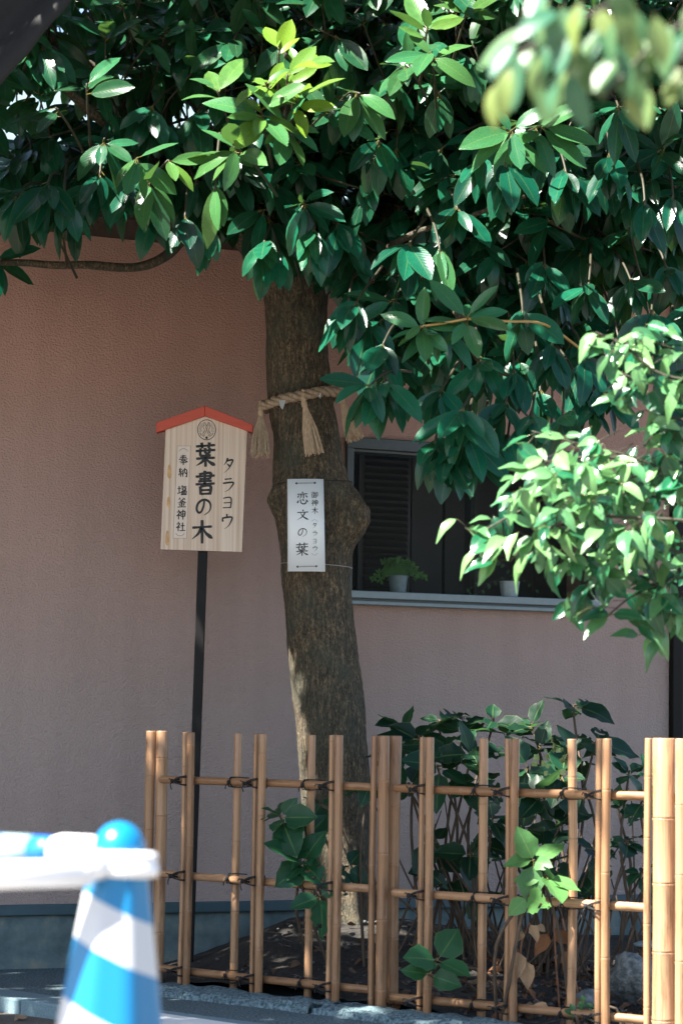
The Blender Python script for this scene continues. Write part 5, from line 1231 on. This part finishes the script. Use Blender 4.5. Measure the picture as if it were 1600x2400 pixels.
# ------------------------------------------------------------------ near branch, out of focus
nr = thing('overhanging_branch', 'blurred bright yellow green branch hanging near the camera at the top corner', 'branch', D_(1700, -150, 2.45))
ne = LeafKind('leaf', LV(6, SD, hw=.20, shape='lance', bend=.2, fold=.25, pet=.08), M['near'])
b = MB()
for pts in ([(1800, -260), (1560, -80), (1420, 0), (1300, 60), (1180, 130)], [(1800, -240), (1600, 20), (1480, 120), (1380, 230)], [(1800, -220), (1620, 60), (1540, 160)]): b.tube(smooth_path([D_(x, y, 2.45) for x, y in pts], 5), .0022, 6)
obj('twig', b, M['twig'], nr)
NL = [(1240, 60, -.92, -.38, .072, .35), (1230, 110, -.62, -.75, .05, .3), (1190, 115, -.1, -1, .058, .1), (1175, 150, -.35, -.9, .05, .85), (1140, 190, -.3, -.9, .045, .95), (1260, 20, .25, -1, .055, .15), (1290, 10, .1, -1, .05, .2), (1330, 0, -.2, -1, .06, .95), (1370, 10, .3, -1, .05, .9),
      (1410, 40, -.1, -1, .055, .25), (1380, 60, -.5, -.8, .05, .3), (1450, 60, .1, -1, .055, .2), (1430, 120, -.6, -.7, .05, .3), (1470, 130, 0, -1, .055, .3), (1390, 190, -.8, -.4, .045, .4), (1440, 200, .1, -1, .045, .85), (1500, 30, .2, -1, .05, .7), (1540, 50, -.2, -1, .055, .3), (1520, 110, .3, -1, .05, .4), (1560, 150, -.3, -.9, .045, .8), (1350, 130, -.6, -.7, .05, .7), (1240, 190, .1, -1, .04, .3), (1490, 200, -.1, -1, .04, .6)]
for k in range(36):
    NL.append((rnd.uniform(1150, 1600), rnd.uniform(-60, 190), rnd.uniform(-.7, .4), rnd.uniform(-1, -.2), rnd.uniform(.04, .06), max(0, rnd.uniform(-.3, .8))))
for (x, y, dx, dz, ln, yg) in NL:
    P = D_(x, y, 2.45 + rnd.uniform(-.06, .06)); ne.single((P, Vector((dx, rnd.uniform(-.3, .2), dz)), Vector((SUN.x, -.6, .6)) + rdir() * .4, ln * 1.08, 1.05, (rnd.uniform(.3, .9), yg), rnd.randrange(6)), nr)
# ------------------------------------------------------------------ dark cloth in the top corner
aw = MB(); E0, E1 = at(-120, 350, 6.3), at(330, -190, 6.3); dd = (E1 - E0); pn = (at(-100, -100, 6.3) - at(60, 110, 6.3)).normalized(); nn = dd.normalized().cross(pn); n1, n2 = 12, 40; vs = []
for i in range(n2 + 1):
    t = i / n2
    for j in range(n1 + 1):
        s_ = j / n1; P = E0 + dd * s_ + pn * (t * .75) + nn * (.022 * math.sin(t * 30 + .6 * math.sin(s_ * 3)) + .012 * noise.noise(Vector((t * 8, s_ * 3, 0)))) + Vector((0, .3 * t, .1 * t)) + pn * .012 * noise.noise(Vector((s_ * 6, 0, 5)))
        vs.append(P)
aw.add(vs, [(i * (n1 + 1) + j, i * (n1 + 1) + j + 1, (i + 1) * (n1 + 1) + j + 1, (i + 1) * (n1 + 1) + j) for i in range(n2) for j in range(n1)])
o = obj('cloth_awning', aw, M['cloth'], base=E0); tag(o, 'black folded cloth awning edge in the upper corner', 'awning')
sd = o.modifiers.new('solid', 'SOLIDIFY'); sd.thickness = .004

# ------------------------------------------------------------------ stones and dry leaves
def rock(x, y, Y, rx, ry, rz, label, sd_):
    P = D_(x, y, Y); q = MB(); q.sphere(P + Vector((0, 0, rz * .4)), rx, ry, rz, 14, 9, .5, sd_)
    tag(obj('stone', q, M['rock'], base=P), label, 'stone', 'stones in the planting bed')
rock(1460, 2270, 7.35, .085, .07, .07, 'large grey stone behind the fence near the end post', 2); rock(1345, 2315, 7.2, .05, .045, .035, 'middling grey stone low between the two last single pickets', 5)
rock(675, 2233, 8.0, .018, .018, .014, 'small pale stone on bare soil left of the trunk', 8); rock(1150, 2330, 7.3, .018, .02, .02, 'little pale upright stone beneath the bottom rail', 9)
q = MB(); P = D_(1495, 2170, 7.6); q.sphere(P, .055, .04, .014, 14, 7, .3, 4); tag(obj('stone', q, M['pot'], base=P), 'flat pale blue grey stone above the large grey one', 'stone', 'stones in the planting bed')
dl = LV(5, SD, hw=.3, shape='ovate', bend=.5, fold=.5, pet=.1, wav=.25)
dk = [LeafKind('dry_leaf', dl, M['dry']), LeafKind('dry_leaf', dl, M['drypale'])]
spots = [(60, 2345, 0, 1), (140, 2155, 0, 0), (72, 2222, 0, 0), (75, 2190, 0, 0)]
def place_dry(P, ln, k, label):
    o = bpy.data.objects.new('dry_leaf', dk[k].me[rnd.randrange(6)]); S.collection.objects.link(o)
    a_ = rnd.uniform(0, 6.28); m = frame(Vector((math.cos(a_), math.sin(a_), rnd.uniform(-.1, .3))), UPV + rdir() * .7, ln, 1); m.translation = P; o.matrix_basis = m; tag(o, label, 'leaf', 'fallen dry leaves')
for (x, y, zz, k) in ((62, 2340, -.043, 1),): place_dry(on_ground(x * K, y * K, zz) + Vector((0, 0, .006)), .06, k, 'orange dry leaf on the road beyond the kerb')
place_dry(on_ground(146 * K, 2300 * K, 0) + Vector((0, 0, .008)), .06, 0, 'dark curled dry leaf on asphalt beside the cone')
place_dry(on_ground(75 * K, 2262, 0) + Vector((0, 0, .012)), .07, 0, 'dark curled dry leaf against the concrete foundation')
ZONES = ((.5, 'on bare soil by the sign post'), (.95, 'between the trunk and middle fence post'), (1.15, 'behind the middle fence post'),
         (1.4, 'under the hydrangea nearest the trunk'), (1.65, 'beneath the bright green shoot'), (1.85, 'beside the middling grey stone'), (9, 'beside the large grey stone'))
for k in range(80):
    t = rnd.uniform(.15, 2.1); dep = rnd.uniform(.03, 1.0) ** 1.3
    P = FA + FU * t - FN * dep
    if t < .9 and rnd.random() < .75: continue
    if (P - Vector((.0, 8.5, P.z))).length < .2: continue
    P.z = soil_h(Vector((P.x, P.y, 0)), min(1, dep / .9)) + .008
    if P.y > wall_Y(P) - .06: continue
    pale = rnd.random() > .75; ln = rnd.uniform(.035, .085); zone = next(z for a_, z in ZONES if t < a_)
    place_dry(P, ln, 1 if pale else 0, ('small ' if ln < .055 else 'large ') + ('pale tan' if pale else 'dark brown') + ' leaf ' + ('near the bottom rail ' if dep < .3 else 'further back ') + zone)
LT = []
for k in range(900):
    t = rnd.uniform(.2, 2.2); dep = rnd.uniform(.02, 1.0)
    if t < .95 and rnd.random() < .85: continue
    P = FA + FU * t - FN * dep
    if (P - Vector((.0, 8.5, P.z))).length < .17 or P.y > wall_Y(P) - .05: continue
    P.z = soil_h(Vector((P.x, P.y, 0)), min(1, dep / .9)) + rnd.uniform(.0, .012); a_ = rnd.uniform(0, 6.28)
    LT.append((P, Vector((math.cos(a_), math.sin(a_), rnd.uniform(-.2, .4))), UPV + rdir() * .8, rnd.uniform(.015, .05), rnd.uniform(.5, 1.2), (0, 0), rnd.randrange(6)))
dkl = LeafKind('leaf_litter', [], simple('litter_brown', (.085, .045, .024), .8, .6, 25, .003))
dkl.mass(LT, 'leaf_litter', None, var=LV(3, SD[:3], hw=.3, shape='ovate', bend=.5, fold=.5, pet=0, wav=.25))
b = MB()
for k in range(420):
    t = rnd.uniform(.05, 2.2); dep = rnd.uniform(.01, 1.0); P = FA + FU * t - FN * dep
    if P.y > wall_Y(P) - .05: continue
    P.z = soil_h(Vector((P.x, P.y, 0)), min(1, dep / .9)); r_ = rnd.uniform(.003, .011)
    if rnd.random() < .75: b.sphere(P, r_, r_ * rnd.uniform(.7, 1.2), r_ * .7, 6, 4, .4, k)
    else:
        d_ = Vector((rnd.uniform(-1, 1), rnd.uniform(-1, 1), rnd.uniform(-.1, .3))).normalized() * rnd.uniform(.03, .09); b.tube([P, P + d_ * .5 + rdir() * .006, P + d_], .0016, 4)
obj('pebbles_and_twigs', b, simple('pebble_grey', (.075, .07, .065), .8, .4, 40), kind='stuff')
# withered leaves still hanging on stems
wt = thing('withered_stem', 'pinkish brown withered stem with crumpled leaves behind the bright shoot', 'dead plant', gb(1215, 2330, 7.2, .02))
b = MB(); b.tube(smooth_path([D_(1265, 2330, 7.2), D_(1210, 2270, 7.15), D_(1195, 2180, 7.1), D_(1215, 2120, 7.08)], 5), .003, 6); b.tube(smooth_path([D_(1285, 2330, 7.15), D_(1275, 2200, 7.1), D_(1270, 2080, 7.05)], 5), .0028, 6); b.tube(smooth_path([D_(1330, 2300, 7.2), D_(1310, 2200, 7.2), D_(1290, 2110, 7.2)], 5), .0028, 6)
obj('stem', b, simple('red_brown_stem', (.20, .09, .05), .6, .3, 40), wt)
for (x, y, Y, dx, dz, ln, k) in ((1215, 2120, 7.05, .3, -.7, .06, 1), (1200, 2135, 7.05, -.4, -.8, .05, 1), (1190, 2180, 7.05, -.1, -1, .09, 1), (1205, 2200, 7.06, .1, -1, .09, 1), (1230, 2125, 7.06, .8, -.3, .04, 1), (1275, 2130, 7.1, .5, -.8, .08, 0), (1260, 2140, 7.1, -.5, -.8, .08, 0), (1290, 2180, 7.12, .4, -.9, .07, 0), (1380, 2110, 7.15, .2, -1, .08, 0), (1290, 2310, 7.0, .8, .3, .06, 0), (1260, 2315, 7.0, -.7, .2, .05, 1)):
    dk[k].single((D_(x, y, Y), Vector((dx, -.2, dz)), Vector((rnd.uniform(-.6, .6), -1, .3)), ln, .9, (0, 0), rnd.randrange(6)), wt).name = 'withered_leaf'
